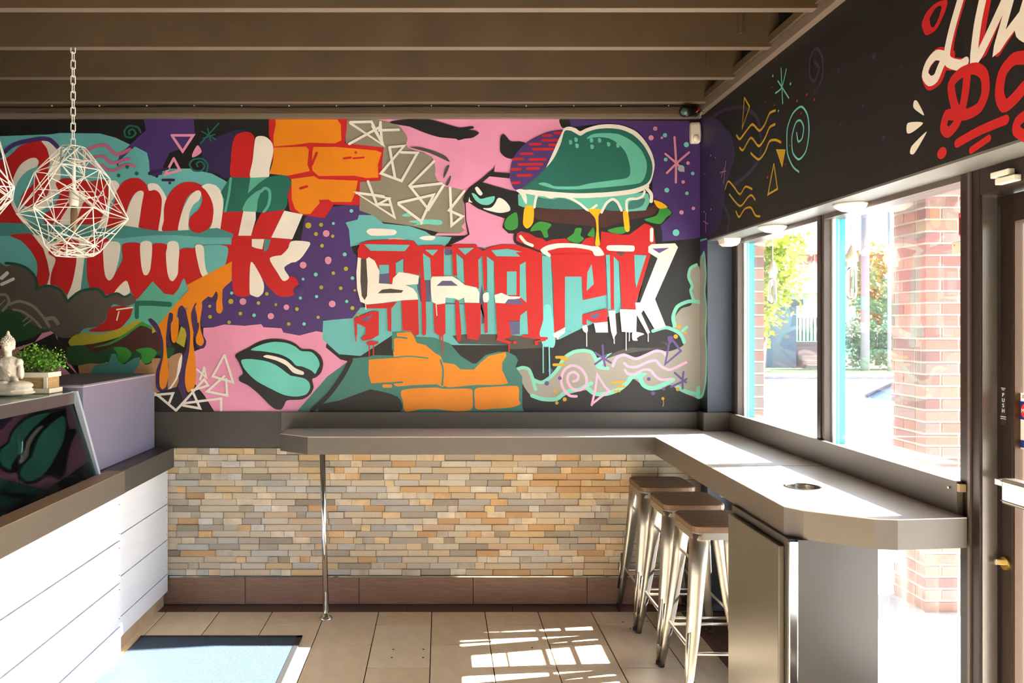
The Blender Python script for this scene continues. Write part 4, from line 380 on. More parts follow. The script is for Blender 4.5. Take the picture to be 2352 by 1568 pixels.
["painted_wall_lettering","white script and red letters sprayed on the black fascia",1,[[0,"red",1,1,0,[2522,2606,2530,2634,2505,2660,2458,2670,2405,2658,2409,2631,2450,2589,2482,2584,2509,2589]],[0,"black",2,1,0,[2482,2606,2489,2634,2458,2655,2431,2649,2443,2620,2466,2600]],[1,"red",3,1,37.0,[2327,2644,2376,2552,2398,2465,2369,2450,2327,2432]],[1,"red",4,1,35.0,[2383,2479,2443,2509,2489,2496,2513,2464,2489,2424,2443,2427,2420,2458]],[1,"red",5,1,31.4,[2221,2599,2259,2463,2240,2443,2172,2535,2136,2563]],[1,"red",6,1,28.5,[2184,2423,2154,2447,2079,2498]],[1,"white",7,1,31.4,[2334,2647,2383,2554,2405,2477,2348,2439,2320,2439]],[1,"white",8,1,31.6,[2413,2487,2458,2507,2497,2493,2513,2464,2489,2436,2458,2436,2435,2463,2413,2484]],[1,"white",9,1,32.8,[2240,2607,2266,2533,2283,2435,2253,2447,2172,2535,2148,2564]],[1,"white",10,1,29.5,[2130,2561,2166,2481,2187,2433,2154,2455,2079,2498]],[1,"white",11,1,34.7,[2068,2534,2102,2457,2079,2428]],[1,"red",12,1,33.3,[2313,2390,2320,2347,2334,2305,2362,2266,2398,2251,2420,2271,2405,2305,2369,2296,2313,2283,2259,2289,2234,2326,2240,2376,2279,2407,2341,2413,2383,2394,2376,2345,2362,2312]],[1,"red",13,1,35.4,[2079,2370,2125,2381,2166,2357,2178,2305,2160,2265,2125,2272,2085,2294]],[1,"red",14,1,27.8,[2355,2208,2259,2221,2154,2225]],[1,"red",15,1,21.4,[2293,2173,2221,2190]],[2,"red",16,0,18.3,[2428,2194]],[1,"red",17,1,29.9,[2079,2218,2107,2209,2113,2185,2079,2160]],[0,"white",18,1,0,[2571,2396,2554,2391,2517,2335,2554,2358,2575,2377]],[0,"white",19,1,0,[2605,2333,2522,2312,2580,2296,2610,2301]],[0,"white",20,1,0,[2505,2280,2530,2254,2571,2223,2593,2230,2584,2251]]]],
["painted_wall_doodles","yellow waves and triangles, a mint spiral and stars sprayed on the black fascia",1,[[0,"purplef",21,0,0,[4704,2894,4514,2871,4339,2781,4199,2679,4154,2594,4199,2496,4268,2416,4339,2240,4462,2186,4567,2180,4690,2175]],[1,"violetd",22,1,22.5,[4593,2792,4339,2747,4199,2670,4154,2561,4268,2459]],[1,"violetd",23,1,21.4,[4567,2831,4363,2848,4026,2780,3829,2657,3811,2486,3965,2425,4154,2404]],[1,"violetd",24,1,22.7,[4540,2465,4339,2352,4222,2241,4245,2177]],[1,"violetd",25,1,13.9,[3256,2624,3189,2667,3189,2749,3242,2806,3297,2780,3297,2708,3256,2675,3216,2714,3256,2753]],[1,"yellow",26,0,10.5,[4006,2822,3941,2760,4037,2675,4010,2823]],[1,"yellow",27,1,12.0,[4115,2658,4068,2627,3995,2645,3906,2662,3820,2609,3756,2623,3702,2661,3637,2657]],[1,"yellow",28,1,11.9,[4072,2583,4026,2561,3925,2600,3829,2536,3756,2556,3702,2595,3642,2594]],[1,"yellow",29,1,11.5,[3925,2523,3829,2471,3756,2489,3702,2529,3634,2520,3576,2495]],[0,"yellow",30,0,0,[3630,2476,3529,2453,3564,2376]],[1,"yellow",31,0,9.6,[3654,2412,3720,2282,3614,2290,3651,2408]],[1,"yellow",32,1,10.7,[4279,2406,4233,2439,4154,2396,4068,2341,3995,2368,3910,2341]],[1,"yellow",33,1,10.5,[4217,2366,4068,2280,3965,2308,3915,2311,3871,2281]],[1,"yellow",34,1,10.4,[4122,2260,4079,2225,4006,2255,3925,2251,3867,2204,3814,2192]],[1,"lteal",35,1,8.9,[3397,2326,3457,2362,3511,2435,3511,2540,3457,2594,3375,2602,3318,2550,3304,2474,3332,2402,3397,2380,3457,2423,3465,2494,3427,2546,3382,2544,3353,2507,3368,2464,3404,2459,3419,2500]],[1,"lteal",36,1,7.6,[3576,2832,3567,2744,3559,2668]],[1,"lteal",37,1,7.6,[3522,2811,3567,2744,3634,2737]],[1,"lteal",38,1,7.6,[3609,2785,3567,2744,3496,2674]],[2,"lteal",39,0,5.8,[3664,2826]],[2,"lteal",40,0,6.2,[3480,2732]],[2,"lteal",41,0,5.7,[3604,2646]],[2,"lteal",42,0,5.4,[4509,2638]],[2,"lteal",43,0,4.4,[4432,2608]],[2,"lteal",44,0,5.5,[4620,2332]],[2,"lteal",45,0,5.4,[4506,2329]],[2,"lteal",46,0,3.6,[4607,2549]],[2,"red",47,0,4.4,[3671,2776]],[2,"red",48,0,4.5,[3747,2727]],[2,"red",49,0,5.1,[3646,2685]],[2,"red",50,0,6.1,[3416,2638]],[2,"red",51,0,5.9,[3325,2638]],[2,"red",52,0,5.2,[3256,2598]],[2,"red",53,0,5.3,[3375,2574]],[2,"red",54,0,5.7,[3574,2495]],[2,"red",55,0,4.1,[3488,2461]],[2,"red",56,0,4.2,[3529,2387]],[2,"red",57,0,5.9,[3725,2364]],[2,"violetd",58,0,11.1,[2809,2625]],[2,"violetd",59,0,5.2,[2645,2532]],[2,"violetd",60,0,6.9,[2884,2468]],[2,"violetd",61,0,8.2,[2747,2318]],[2,"violetd",62,0,7.2,[3041,2440]],[2,"violetd",63,0,8.5,[3055,2652]],[1,"pinkl",64,1,5.1,[4268,2556,4303,2440]],[1,"pinkl",65,1,5.1,[4351,2509,4268,2501]],[1,"pinkl",66,1,5.1,[4339,2480,4291,2522]],[1,"pinkl",67,1,5.5,[4593,2319,4593,2210]],[1,"pinkl",68,1,5.5,[4634,2279,4553,2250]],[0,"mteal",69,0,0,[4690,2175,4572,2171,4572,2144,4690,2157]]]],
["painted_cloud_edge","mint green cloud outline carried round the corner onto the stub wall",2,[[0,"black",1,0,0,[4566,1158,4700,1158,4700,2158,4566,2158]],[0,"purple",2,0,0,[4566,2060,4700,2030,4700,2158,4566,2158]],[0,"cloud",3,1,0,[4700,1250,4640,1270,4590,1350,4580,1500,4595,1620,4580,1760,4610,1860,4590,1960,4620,2080,4700,2060]],[1,"mint",4,1,22,[4690,1235,4640,1260,4592,1350,4582,1500,4598,1620,4582,1760,4612,1860,4592,1960,4625,2090,4680,2040]]]]]
for pt in MURAL_PARTS: paint_part(*pt)
# raised junction plate in the mural
ju = put('junction_cover', lathe(nb(), (0, 0, 0), [(.030, 0), (.030, .004), (.026, .005)], 24), PM['purple'], back)
ju.rotation_euler.x = math.pi/2; ju.location = (-.852, 4.697, 1.868)
# ------------------------------------------------------------------ windows
def window(name, y0, y1, zlo):
    r = struct_root(name, (BARF, y0, 0))
    put('pane', box(nb(), BARF-.004, y0+.03, 1.12, BARF+.004, y1-.03, 2.135), M_glass, r)
    put('lower_pane', box(nb(), BARF-.004, y0+.03, zlo, BARF+.004, y1-.03, .955), M_glass, r)
    for nm, z0_, z1_ in (('head_frame', 2.13, 2.16), ('middle_rail', .945, 1.14), ('bottom_rail', .02, zlo+.02)):
        put(nm, box(nb(), 1.692, y0+.0, z0_, BARF+.03, y1, z1_, .002), M_bronze2 if nm != 'bottom_rail' else M_bronze, r)
        put('outer_'+nm, box(nb(), BARF+.03, y0, z0_, 1.785, y1, z1_), M_bronze2, r)
    return r
def jamb(parent, ya, yb):
    put('mullion', box(nb(), 1.69, ya, .0, BARF-.010, yb, 2.152, .003), M_bronze2, parent)
    put('glazing_bead', box(nb(), BARF-.010, ya-.012, .03, BARF+.002, yb+.012, 2.15), M_white, parent)
    put('outer_mullion', box(nb(), BARF+.006, ya, .0, 1.785, yb, 2.152), M_teal, parent)
    put('inner_cap', box(nb(), 1.684, ya+.018, 1.15, 1.69, yb-.018, 2.15), M_bronze, parent)
w1 = window('window_1', 3.53, 4.475, .47); w2 = window('window_2', 2.556, 3.466, .06)
jamb(w1, 4.475, 4.566); jamb(w2, 3.466, 3.53)
rail = put('shadow_rail', box(nb(), 1.70, 3.54, .66, 1.715, 4.475, .675), M_steel, w1)  # thin bar added to cast the break in the floor's sun patch
# post and glass door
post = struct_root('door_1', (1.70, 2.463, 0))
put('door_post', box(nb(), 1.69, 2.463, 0, 1.80, 2.556, 2.152, .003), M_bronze, post)
put('post_strip', box(nb(), 1.684, 2.50, 0, 1.69, 2.512, 2.15), M_bronze2, post)
put('door_jamb_face', box(nb(), 1.696, 2.458, 0, 1.742, 2.4635, 2.15), mat('satin_jamb', '6d6660', .25, .6), post)
put('door_header', box(nb(), 1.69, .5, 2.07, 1.80, 2.463, 2.152, .002), M_bronze, post)
def leaf(parent, ya, yb):        # ya > yb : hinge side to free side
    put('door_stile', box(nb(), 1.75, ya-.052, .02, 1.79, ya, 2.065, .003), M_bronze, parent)
    put('door_stile', box(nb(), 1.75, yb, .02, 1.79, yb+.052, 2.065, .003), M_bronze, parent)
    put('door_rail', box(nb(), 1.752, yb+.052, .02, 1.788, ya-.052, .22), M_bronze, parent)
    put('door_rail', box(nb(), 1.752, yb+.052, 1.98, 1.788, ya-.052, 2.065), M_bronze, parent)
    put('stile_edge', box(nb(), 1.752, ya-.060, .22, 1.776, ya-.052, 1.98), M_brown if False else mat('worn_bronze', '44301f', .4, .4), parent)
    put('door_glass', box(nb(), 1.77, yb+.052, .22, 1.778, ya-.052, 1.98), M_glass, parent)
leaf(post, 2.456, 1.55)
pb = put('push_bar', box(nb(), 1.672, 1.66, 1.130, 1.692, 2.344, 1.206, .006), M_steel, post, label='brushed steel push bar')
bb_ = nb(); box(bb_, 1.692, 2.33, 1.175, 1.752, 2.40, 1.195, .002); box(bb_, 1.692, 1.70, 1.155, 1.752, 1.72, 1.18); put('bar_bracket', bb_, M_steel, pb)
gr_ = nb(); box(gr_, 1.670, 1.66, 1.138, 1.672, 2.344, 1.141); box(gr_, 1.670, 1.66, 1.196, 1.672, 2.344, 1.199); put('bar_groove', gr_, M_bronze, pb)
lk = nb(); rod(lk, (1.755, 2.43, .925), (1.742, 2.43, .925), .020, n=20); lk = put('lock_cylinder', lk, mat('brass', 'a98a4a', .3, .9), post)
put('thumb_turn', box(nb(), 1.722, 2.436, .918, 1.744, 2.446, .936, .003), M_chrome, lk)
ps = put('push_sticker', box(nb(), 1.7486, 2.4295, 1.352, 1.7500, 2.4525, 1.470), M_rub, post, label='black PUSH sticker on the door stile')
TXR = (math.pi/2, 0, -math.pi/2)
M_let = mat('white_lettering', 'e8e8e8', .5)
for i, ch in enumerate('PUSH'): text_mesh('letter', ch, .017, M_let, ps, (1.7482, 2.441, 1.445-.0165*i), TXR)
for z, s in ((1.466, 'EMERGENCY'), (1.461, 'DOOR'), (1.3775, 'IN EMERGENCY'), (1.371, 'PUSH TO OPEN')): text_mesh('small_print', s, .0035, M_let, ps, (1.7482, 2.441, z), TXR)
cs = put('card_sticker', box(nb(), 1.7688, 2.27, 1.285, 1.7698, 2.3985, 1.455), M_let, post, label='payment card sticker with a red circle and blue lettering')
put('blue_panel', box(nb(), 1.7682, 2.272, 1.375, 1.7688, 2.3965, 1.430), mat('navy_ink', '1f2f80', .5), cs)
rc = nb(); rod(rc, (1.7676, 2.370, 1.402), (1.7682, 2.370, 1.402), .0235, n=24); put('red_circle', rc, mat('red_ink', 'd32a25', .5), cs)
yc = nb(); rod(yc, (1.7677, 2.335, 1.402), (1.7682, 2.335, 1.402), .0235, n=24); put('yellow_circle', yc, mat('yellow_ink', 'e8a020', .5), cs)
text_mesh('lettering', 'MasterCard', .016, M_let, cs, (1.7672, 2.352, 1.402), TXR)
text_mesh('lettering', 'VISA', .042, mat('blue_ink', '2b3fa0', .5), cs, (1.7684, 2.340, 1.345), TXR)
put('blue_stripe', box(nb(), 1.7682, 2.272, 1.290, 1.7688, 2.3965, 1.312), MATS['navy_ink'], cs)
text_mesh('small_print', 'DISCOVER', .012, mat('blue_ink', '2b3fa0', .5), cs, (1.7684, 2.36, 1.444), TXR)
# second leaf, post and shop window nearer the camera, outside the frame
d2 = struct_root('door_2', (1.70, 1.5, 0))
put('door_post', box(nb(), 1.69, 1.46, 0, 1.80, 1.545, 2.152), M_bronze, d2); leaf(d2, 1.455, .55)
w3 = struct_root('window_3', (1.7, -1.2, 0))
put('pane', box(nb(), BARF-.004, -2.9, .4, BARF+.004, .45, 2.135), M_glass, w3)
for a, b in ((.45, .545), (-1.2, -1.14), (-3.0, -2.9)): put('mullion', box(nb(), 1.69, a, 0, 1.785, b, 2.152), M_bronze, w3)
put('bottom_rail', box(nb(), 1.69, -3.0, 0, 1.785, .45, .4), M_bronze, w3)
# ------------------------------------------------------------------ L shaped window bar
CT = 1.05; TH = .097
bar = thing('window_bar', 'long L shaped taupe laminate bar top running along the mural and the windows', 'counter', (0, 4.4, 0))
poly = [(-.911, 4.447), (-.733, 4.313), (1.174, 4.313), (1.160, 2.657), (1.20, 2.60), (1.37, 2.485), (1.44, 2.475), (1.675, 2.50), (1.675, 4.55), (1.545, 4.55), (1.545, 4.68), (-.914, 4.68)]
def slab_with_hole(pl_, hc, hr, z0_, z1_):
    from mathutils.geometry import tessellate_polygon
    hole = [(hc[0]+hr*math.cos(-2*math.pi*i/32), hc[1]+hr*math.sin(-2*math.pi*i/32)) for i in range(32)]
    tr_ = tessellate_polygon([[Vector((*p, 0)) for p in pl_], [Vector((*p, 0)) for p in hole]]); allp = pl_+hole; bm = nb()
    a = [bm.verts.new((*p, z0_)) for p in allp]; b = [bm.verts.new((*p, z1_)) for p in allp]
    for t in tr_:
        bm.faces.new([b[i] for i in t]); bm.faces.new([a[i] for i in t][::-1])
    for rg_ in (list(range(len(pl_))), list(range(len(pl_), len(allp)))):
        for i, j in zip(rg_, rg_[1:]+rg_[:1]): bm.faces.new((a[i], a[j], b[j], b[i]))
    return bm
HC = (1.372, 2.975)
put('drop_edge', slab_with_hole(poly, HC, .061, CT-TH, CT-.003), M_lam, bar)
put('worktop', slab_with_hole(poly, HC, .061, CT-.003, CT), M_top, bar, label='pale grey laminate top')
put('backsplash', box(nb(), -.95, 4.665, CT-.02, 1.535, 4.684, 1.147, .001), M_lam, bar)
put('backsplash', box(nb(), -2.6, 4.684, .935, FX, 4.70, 1.147), M_lamd, bar)
put('backsplash', box(nb(), 1.522, 4.545, .95, 1.687, 4.562, 1.157, .001), M_lam, bar)
put('backsplash', box(nb(), 1.520, 4.562, .95, 1.537, 4.684, 1.157, .001), M_lamd, bar)
put('backsplash', box(nb(), 1.668, 2.54, .945, 1.689, 4.545, 1.156, .001), M_lam, bar)
put('shadow_line', box(nb(), 1.178, 3.418, CT, 1.668, 3.421, CT+.0006), M_lamd, bar)  # mullion's shadow across the top, laid on as a dark strip
for z in (1.13, .965): put('screw', rod(nb(), (1.668, 2.575, z), (1.663, 2.575, z), .004, n=8), M_chrome, bar)
put('end_block', box(nb(), 1.669, 2.525, 1.125, 1.689, 2.54, 1.150), M_brown, bar)
ring = nb(); c_ = (1.372, 2.975)
rng = [[(c_[0]+r*math.cos(2*math.pi*i/32), c_[1]+r*math.sin(2*math.pi*i/32), z) for i in range(32)] for r, z in ((.0665, CT+.0002), (.0675, CT+.002), (.060, CT+.0025), (.0585, CT-.002), (.0585, CT-.090), (.004, CT-.091))]
hull_section(ring, rng, caps=False); put('waste_hole_ring', ring, mat('polished_liner', '9a9288', .22, 1.), bar, True, label='polished steel ring of the waste opening')
br = nb(); box(br, 1.50, 4.30, .86, 1.545, 4.33, CT-TH); box(br, 1.535, 4.30, .72, 1.55, 4.33, .86); put('bracket', br, M_brown, bar)
pst = thing('bar_post', 'slim chrome support post under the left end of the bar', 'post', (-.645, 4.454, 0))
put('pole', rod(nb(), (-.652, 4.454, .01), (-.668, 4.42, CT-TH), .0155, n=20), M_chrome, pst, True)
put('floor_flange', lathe(nb(), (-.652, 4.454, 0), [(.036, 0), (.036, .005), (.028, .012), (.018, .016), (.018, .035)], 24), M_chrome, pst, True)
# waste cabinet under the bar
cab = thing('waste_cabinet', 'grey laminate waste cabinet under the round opening of the bar', 'cabinet', (1.3, 2.85, 0))
put('body', box(nb(), 1.150, 2.60, .0, 1.44, 3.10, CT-TH), M_cabs, cab)
put('door', box(nb(), 1.128, 2.625, .03, 1.148, 3.085, .925, .004), mat('cabinet_door_laminate', '4a463d', .3), cab)
put('front_panel', box(nb(), 1.177, 2.590, .47, 1.442, 2.60, CT-TH), mat('cabinet_front_laminate', '3c3b3a', .28), cab)
put('corner_guard', box(nb(), 1.147, 2.586, .0, 1.177, 2.60, CT-TH-.004, .003), M_chrome, cab)
# ------------------------------------------------------------------ stools
def stool(x, y, label):
    t = thing('bar_stool', label, 'stool', (x, y, 0), 'metal bar stools under the window bar')
    def sq(h, hw, z, r=.045, n=4):
        o = []
        for cx, cy, a0 in ((1, 1, 0), (-1, 1, 90), (-1, -1, 180), (1, -1, 270)):
            for i in range(n+1):
                a = math.radians(a0+90*i/n); o.append((x+cx*(hw-r)+r*math.cos(a), y+cy*(hw-r)+r*math.sin(a), z))
        return o
    put('seat', hull_section(nb(), [sq(0, .150, .742), sq(0, .155, .746), sq(0, .155, .768), sq(0, .150, .773)]), M_wood, t)
    put('seat_rim', hull_section(nb(), [sq(0, .157, .712), sq(0, .152, .742)]), M_galv, t)
    for sx in (-1, 1):
        for sy in (-1, 1):
            L_ = nb(); secs = []
            for z, off, wd, th in ((.735, .122, .092, .064), (.55, .137, .082, .054), (.30, .162, .067, .042), (.12, .182, .047, .030), (.012, .195, .030, .022)):
                ring_ = []
                for i in range(12):
                    a = 2*math.pi*i/12; u = math.cos(a)*wd*.5; v = math.sin(a)*th*.5
                    # long axis lies across the corner diagonal
                    v += -.35*abs(u) 
                    dx = sx*(v*.707)+(-sx*sy)*(-u*.707)*sy*1.0; dy = sy*(v*.707)-u*.707*sx*sy*sy
                    ring_.append((x+sx*off+sx*v*.707+u*.707, y+sy*off+sy*v*.707-u*.707*sx*sy, z))
                secs.append(ring_)
            leg = put('leg', hull_section(L_, secs), M_galv, t, True)
            rb = nb(); rod(rb, (x+sx*.183-sx*.0, y+sy*.183, .31), (x+sx*.200, y+sy*.200, .10), .006, .006, n=8); put('leg_rib', rb, M_galv, leg, True)
            ft = nb(); lathe(ft, (x+sx*.195, y+sy*.195, 0), [(.013, 0), (.015, .003), (.015, .016)], 12); put('foot', ft, M_rub, leg, True)
    for (a, b, z, nm) in ((-1, -1, .20, 0), (-1, 1, .20, 0), (1, 1, .20, 0), (1, -1, .20, 0)):
        pass
    q = .172
    for z, p0, p1 in ((.215, (-q, -q), (q, -q)), (.215, (-q, q), (q, q)), (.235, (-q, -q), (-q, q)), (.235, (q, -q), (q, q))):
        put('footrest', rod(nb(), (x+p0[0], y+p0[1], z), (x+p1[0], y+p1[1], z), .008, n=10), M_galv, t, True)
    for p0, p1 in (((-.14, -.14), (-.14, .14)), ((.14, -.14), (.14, .14))):
        put('brace', box(nb(), x+p0[0]-.002, y+p0[1], .60, x+p0[0]+.002, y+p1[1], .612), M_galv, t)
    return t
stool(1.255, 4.475, 'steel bar stool with brown wooden seat nearest the mural wall')
stool(1.265, 4.052, 'steel bar stool with brown wooden seat in the middle of the row')
stool(1.27, 3.63, 'steel bar stool with brown wooden seat nearest the waste cabinet')
# ------------------------------------------------------------------ service counter at the left
sv = thing('service_counter', 'white boarded service counter with dark taupe top at the left', 'counter', (-2.0, 3, 0))
put('carcass', box(nb(), -2.55, -.4, .09, -1.655, 4.655, .79), M_grout, sv)
put('plinth', box(nb(), -2.5, -.4, 0, -1.645, 4.655, .09), mat('plinth_tile', 'a08c74', .7, noise=.25, nscale=6), sv)
for (x, ya, yb, zs) in ((-1.62, 3.80, 4.655, (.82, .606, .394, .19, .085)), (-1.55, -.4, 3.80, (.86, .625, .42, .21, .075))):
    for a, b in zip(zs, zs[1:]):
        put('board', box(nb(), x-.035 if x < -1.6 else x-.105, ya+.001, b+.003, x, yb-.001, a-.003, .0012), M_board, sv)
nlb = nb()
for (x, ys_, zs) in ((-1.55, 3.78, (.80, .66, .59, .46, .39, .25)), (-1.62, 4.635, (.79, .65, .57, .43, .36, .24))):
    for z in zs: rod(nlb, (x, ys_, z), (x+.0015, ys_, z), .0028, n=6)
put('nail_heads', nlb, M_grout, sv, kind='stuff')
put('far_worktop', box(nb(), -2.55, 3.72, .822, -1.585, 4.66, .938, .002), M_lamd, sv)
put('near_worktop', box(nb(), -1.60, -.4, .850, -1.530, 3.80, .957, .001), M_lam, sv)
put('worktop_edge', box(nb(), -1.62, -.4, .957, -1.530, 3.80, .9585), M_brown, sv)
# refrigerated display on the counter
dc = thing('display_case', 'low glass fronted display case with steel band built into the service counter', 'display case', (-1.9, 3.2, .96))
put('well', box(nb(), -2.5, .6, .80, -1.62, 3.705, .93), M_dsteel, dc)
for i in range(8):
    y0_ = 3.66-i*.33
    pn = nb()
    for (a, b, c, e) in ((-2.35, y0_-.29, -1.68, y0_-.28), (-2.35, y0_-.01, -1.68, y0_), (-2.35, y0_-.29, -2.34, y0_), (-1.69, y0_-.29, -1.68, y0_), (-2.03, y0_-.29, -2.01, y0_)): box(pn, a, b, .93, c, e, .952)
    put('food_pan', pn, M_dsteel, dc)
X0, X1 = -1.622, -1.729
gl = nb(); hull_section(gl, [[(X0, .6, .960), (X0, 3.70, .960), (X0-.006, 3.70, .960), (X0-.006, .6, .960)], [(X1, .6, 1.30), (X1, 3.70, 1.30), (X1-.006, 3.70, 1.30), (X1-.006, .6, 1.30)]])
put('front_glass', gl, M_cglass, dc)
put('steel_band', box(nb(), X1-.02, .6, 1.293, X1+.002, 3.70, 1.347, .002), mat('satin_band', '6c6466', .3, .7), dc)
put('top_glass', box(nb(), -2.5, .6, 1.340, X1-.001, 3.70, 1.350), mat('frosted_top_glass', '9fb0ae', .08), dc)
put('under_shelf', box(nb(), -2.5, .6, 1.262, X1-.04, 3.69, 1.30), M_bronze2, dc)
ef = nb(); hull_section(ef, [[(X0+.012, 3.695, .960), (X0+.012, 3.715, .960), (X0-.014, 3.715, .960), (X0-.014, 3.695, .960)], [(X1+.012, 3.695, 1.352), (X1+.012, 3.715, 1.352), (X1-.014, 3.715, 1.352), (X1-.014, 3.695, 1.352)]])
put('end_frame', ef, mat('pale_blue_frame', 'b9c9dc', .3, .4), dc)
eg = nb(); hull_section(eg, [[(-2.5, 3.700, .957), (X0-.014, 3.700, .957), (X0-.014, 3.706, .957), (-2.5, 3.706, .957)], [(-2.5, 3.700, 1.345), (X1-.014, 3.700, 1.345), (X1-.014, 3.706, 1.345), (-2.5, 3.706, 1.345)]])
put('end_glass', eg, M_cglass, dc)
put('support_post', rod(nb(), (-1.80, 3.36, .95), (-1.80, 3.36, 1.29), .014, n=16), M_chrome, dc, True)
put('rear_doors', box(nb(), -2.5, .6, .93, -2.48, 3.70, 1.34), mat('dark_glass', '23302e', .1), dc)
gb = thing('grey_metal_box', 'large plain lilac grey metal box on the far end of the service counter', 'box', (-1.9, 4.2, .938))
put('shell', box(nb(), -2.15, 3.725, .940, -1.697, 4.65, 1.380, .003), M_grey, gb)
put('lid_seam', box(nb(), -2.152, 3.723, 1.369, -1.695, 4.651, 1.371), M_white, gb)
# floor mat
mt_ = put('floor_mat', box(nb(), -1.60, 2.2, .001, -.738, 4.186, .009, .003), M_mat); tag(mt_, 'navy blue ribbed entrance mat lying beside the white service counter', 'mat')
eb = nb(); box(eb, -.764, 2.2, .009, -.738, 4.186, .0105); box(eb, -1.60, 4.16, .009, -.738, 4.186, .0105); put('rubber_edge', eb, M_rub, mt_)
# ------------------------------------------------------------------ statue
BX, BY, BZ = -1.915, 3.47, 1.350
bd = thing('stone_statue', 'seated meditating stone statue in a robe on the display case', 'statue', (BX, BY, BZ))
bm = nb()
def E(x, z, y, sx, sz, sy, seg=14, rz=0, ry=0): ball(bm, (BX+x, BY+y, BZ+z), (sx, sy, sz), seg, Matrix.Rotation(rz, 4, 'Z') @ Matrix.Rotation(ry, 4, 'Y'))
E(0, .016, 0, .120, .016, .065); E(0, .030, 0, .112, .012, .06)
E(.06, .048, -.02, .058, .022, .038, rz=.35); E(-.06, .048, -.02, .058, .022, .038, rz=-.35); E(0, .048, -.038, .07, .016, .022)
E(0, .075, .0, .046, .045, .034); E(0, .118, 0, .044, .050, .030); E(0, .152, 0, .052, .026, .026); E(.050, .147, 0, .018, .020, .019); E(-.050, .147, 0, .018, .020, .019)
E(.060, .112, -.004, .013, .038, .014, ry=-.10); E(-.060, .112, -.004, .013, .038, .014, ry=.10)
E(.042, .076, -.028, .030, .010, .012, ry=.45, rz=-.5); E(-.042, .076, -.028, .030, .010, .012, ry=-.45, rz=.5); E(0, .064, -.044, .026, .008, .014)
rod(bm, (BX, BY, BZ+.165), (BX, BY, BZ+.200), .017, .016, 14)
E(0, .222, -.002, .0255, .033, .026); E(0, .214, -.024, .004, .009, .005); E(0, .236, 0, .027, .022, .027); E(0, .262, .002, .014, .012, .014); E(0, .277, .002, .007, .012, .007)
E(.0265, .218, .002, .0045, .015, .007); E(-.0265, .218, .002, .0045, .015, .007); E(0, .203, -.022, .008, .0025, .004)
for i in range(5):
    t_ = i/4; a = Vector((BX-.045+.03*t_, BY-.026, BZ+.158-.02*t_)); b = Vector((BX+.03+.01*t_, BY-.030, BZ+.10-.022*i)); rod(bm, a, b, .0035, .003, 6)
for i in range(5): E(-.01+.002*i, .030+.006*i, -.058+.004*i, .085-.006*i, .0035, .006)
body = put('body', bm, M_stone, bd, True)
rm = body.modifiers.new('merge', 'REMESH'); rm.mode = 'VOXEL'; rm.voxel_size = .0032; rm.use_smooth_shade = True
cu = nb()
for k in range(7):
    zz = .226+.007*k; rr = .0275*math.sqrt(max(.05, 1-((zz-.232)/.034)**2))
    for i in range(14):
        a = 2*math.pi*i/14+k*.22
        if math.sin(a) < -.55 and zz < .238: continue
        ball(cu, (BX+rr*math.cos(a), BY+rr*math.sin(a), BZ+zz), (.0038,)*3, 6)
put('hair_curls', cu, M_stone, bd, True, kind='stuff')
fc = nb()
for s in (-1, 1): ball(fc, (BX+s*.0095, BY-.0245, BZ+.2245), (.0055, .003, .0018), 8); 
put('eyelids', fc, M_stone, bd, True)
# ------------------------------------------------------------------ planter
pl = thing('planter_box', 'small wooden crate planter with white frame behind the stone statue', 'planter', (-1.91, 3.71, 1.351))
px0, px1, py0, py1 = -2.03, -1.795, 3.575, 3.69
put('crate_wall', box(nb(), px0, py0+.006, 1.352, px1, py1, 1.435), mat('pale_wood', 'a88a62', .6, noise=.25, nscale=20, stretch=(1, 1, 8)), pl)
wf = mat('whitewashed_wood', 'd8d2c8', .6)
put('rim', box(nb(), px0-.01, py0-.004, 1.425, px1+.008, py1+.004, 1.447, .001), wf, pl)
put('base_rim', box(nb(), px0-.012, py0-.006, 1.352, px1+.014, py1+.004, 1.374, .001), wf, pl)
for xx in (px0, px1-.016): put('corner_post', box(nb(), xx, py0, 1.374, xx+.016, py0+.008, 1.425), wf, pl)
bw = thing('boxwood_plant', 'bushy bright green artificial boxwood growing in the wooden crate', 'plant', (-1.9, 3.64, 1.44))
def leaves(cx, cy, cz, sx, sy, sz, n_, size, m, name, parent, seed, shell=.35, lump=8, aspect=.55):
    rr = random.Random(seed); vs = []; fs = []
    cl = [(rr.gauss(0, .5), rr.gauss(0, .5), rr.gauss(0, .5)) for _ in range(lump)]
    for i in range(n_):
        c = cl[i % lump]; th = rr.uniform(0, 2*math.pi); u = rr.uniform(-1, 1); q = math.sqrt(1-u*u); rad = rr.uniform(shell, 1)*.55
        l = math.sqrt(c[0]**2+c[1]**2+c[2]**2); k = .62/max(l, .62)
        p = Vector((cx+sx*(c[0]*k+rad*q*math.cos(th)), cy+sy*(c[1]*k+rad*q*math.sin(th)), cz+sz*(c[2]*k+rad*u)))
        a = Vector((rr.uniform(-1, 1), rr.uniform(-1, 1), rr.uniform(-.4, 1))).normalized(); b = a.orthogonal().normalized(); b = (Matrix.Rotation(rr.uniform(0, 6.28), 3, a) @ b)*aspect
        s = size*rr.uniform(.7, 1.3); k0 = len(vs)
        vs += [p-a*s*.5, p+b*s*.5, p+a*s*.5, p-b*s*.5]; fs.append((k0, k0+1, k0+2, k0+3))
    off = wloc(parent); me = bpy.data.meshes.new(name); me.from_pydata([v-off for v in vs], [], fs); me.materials.append(m)
    o = bpy.data.objects.new(name, me); COL.objects.link(o); o.parent = parent; o['kind'] = 'stuff'; return o
leaves(-1.885, 3.63, 1.495, .155, .075, .075, 2600, .0115, M_leafp, 'foliage', bw, 5, .1, 26, .7)
st_ = nb()
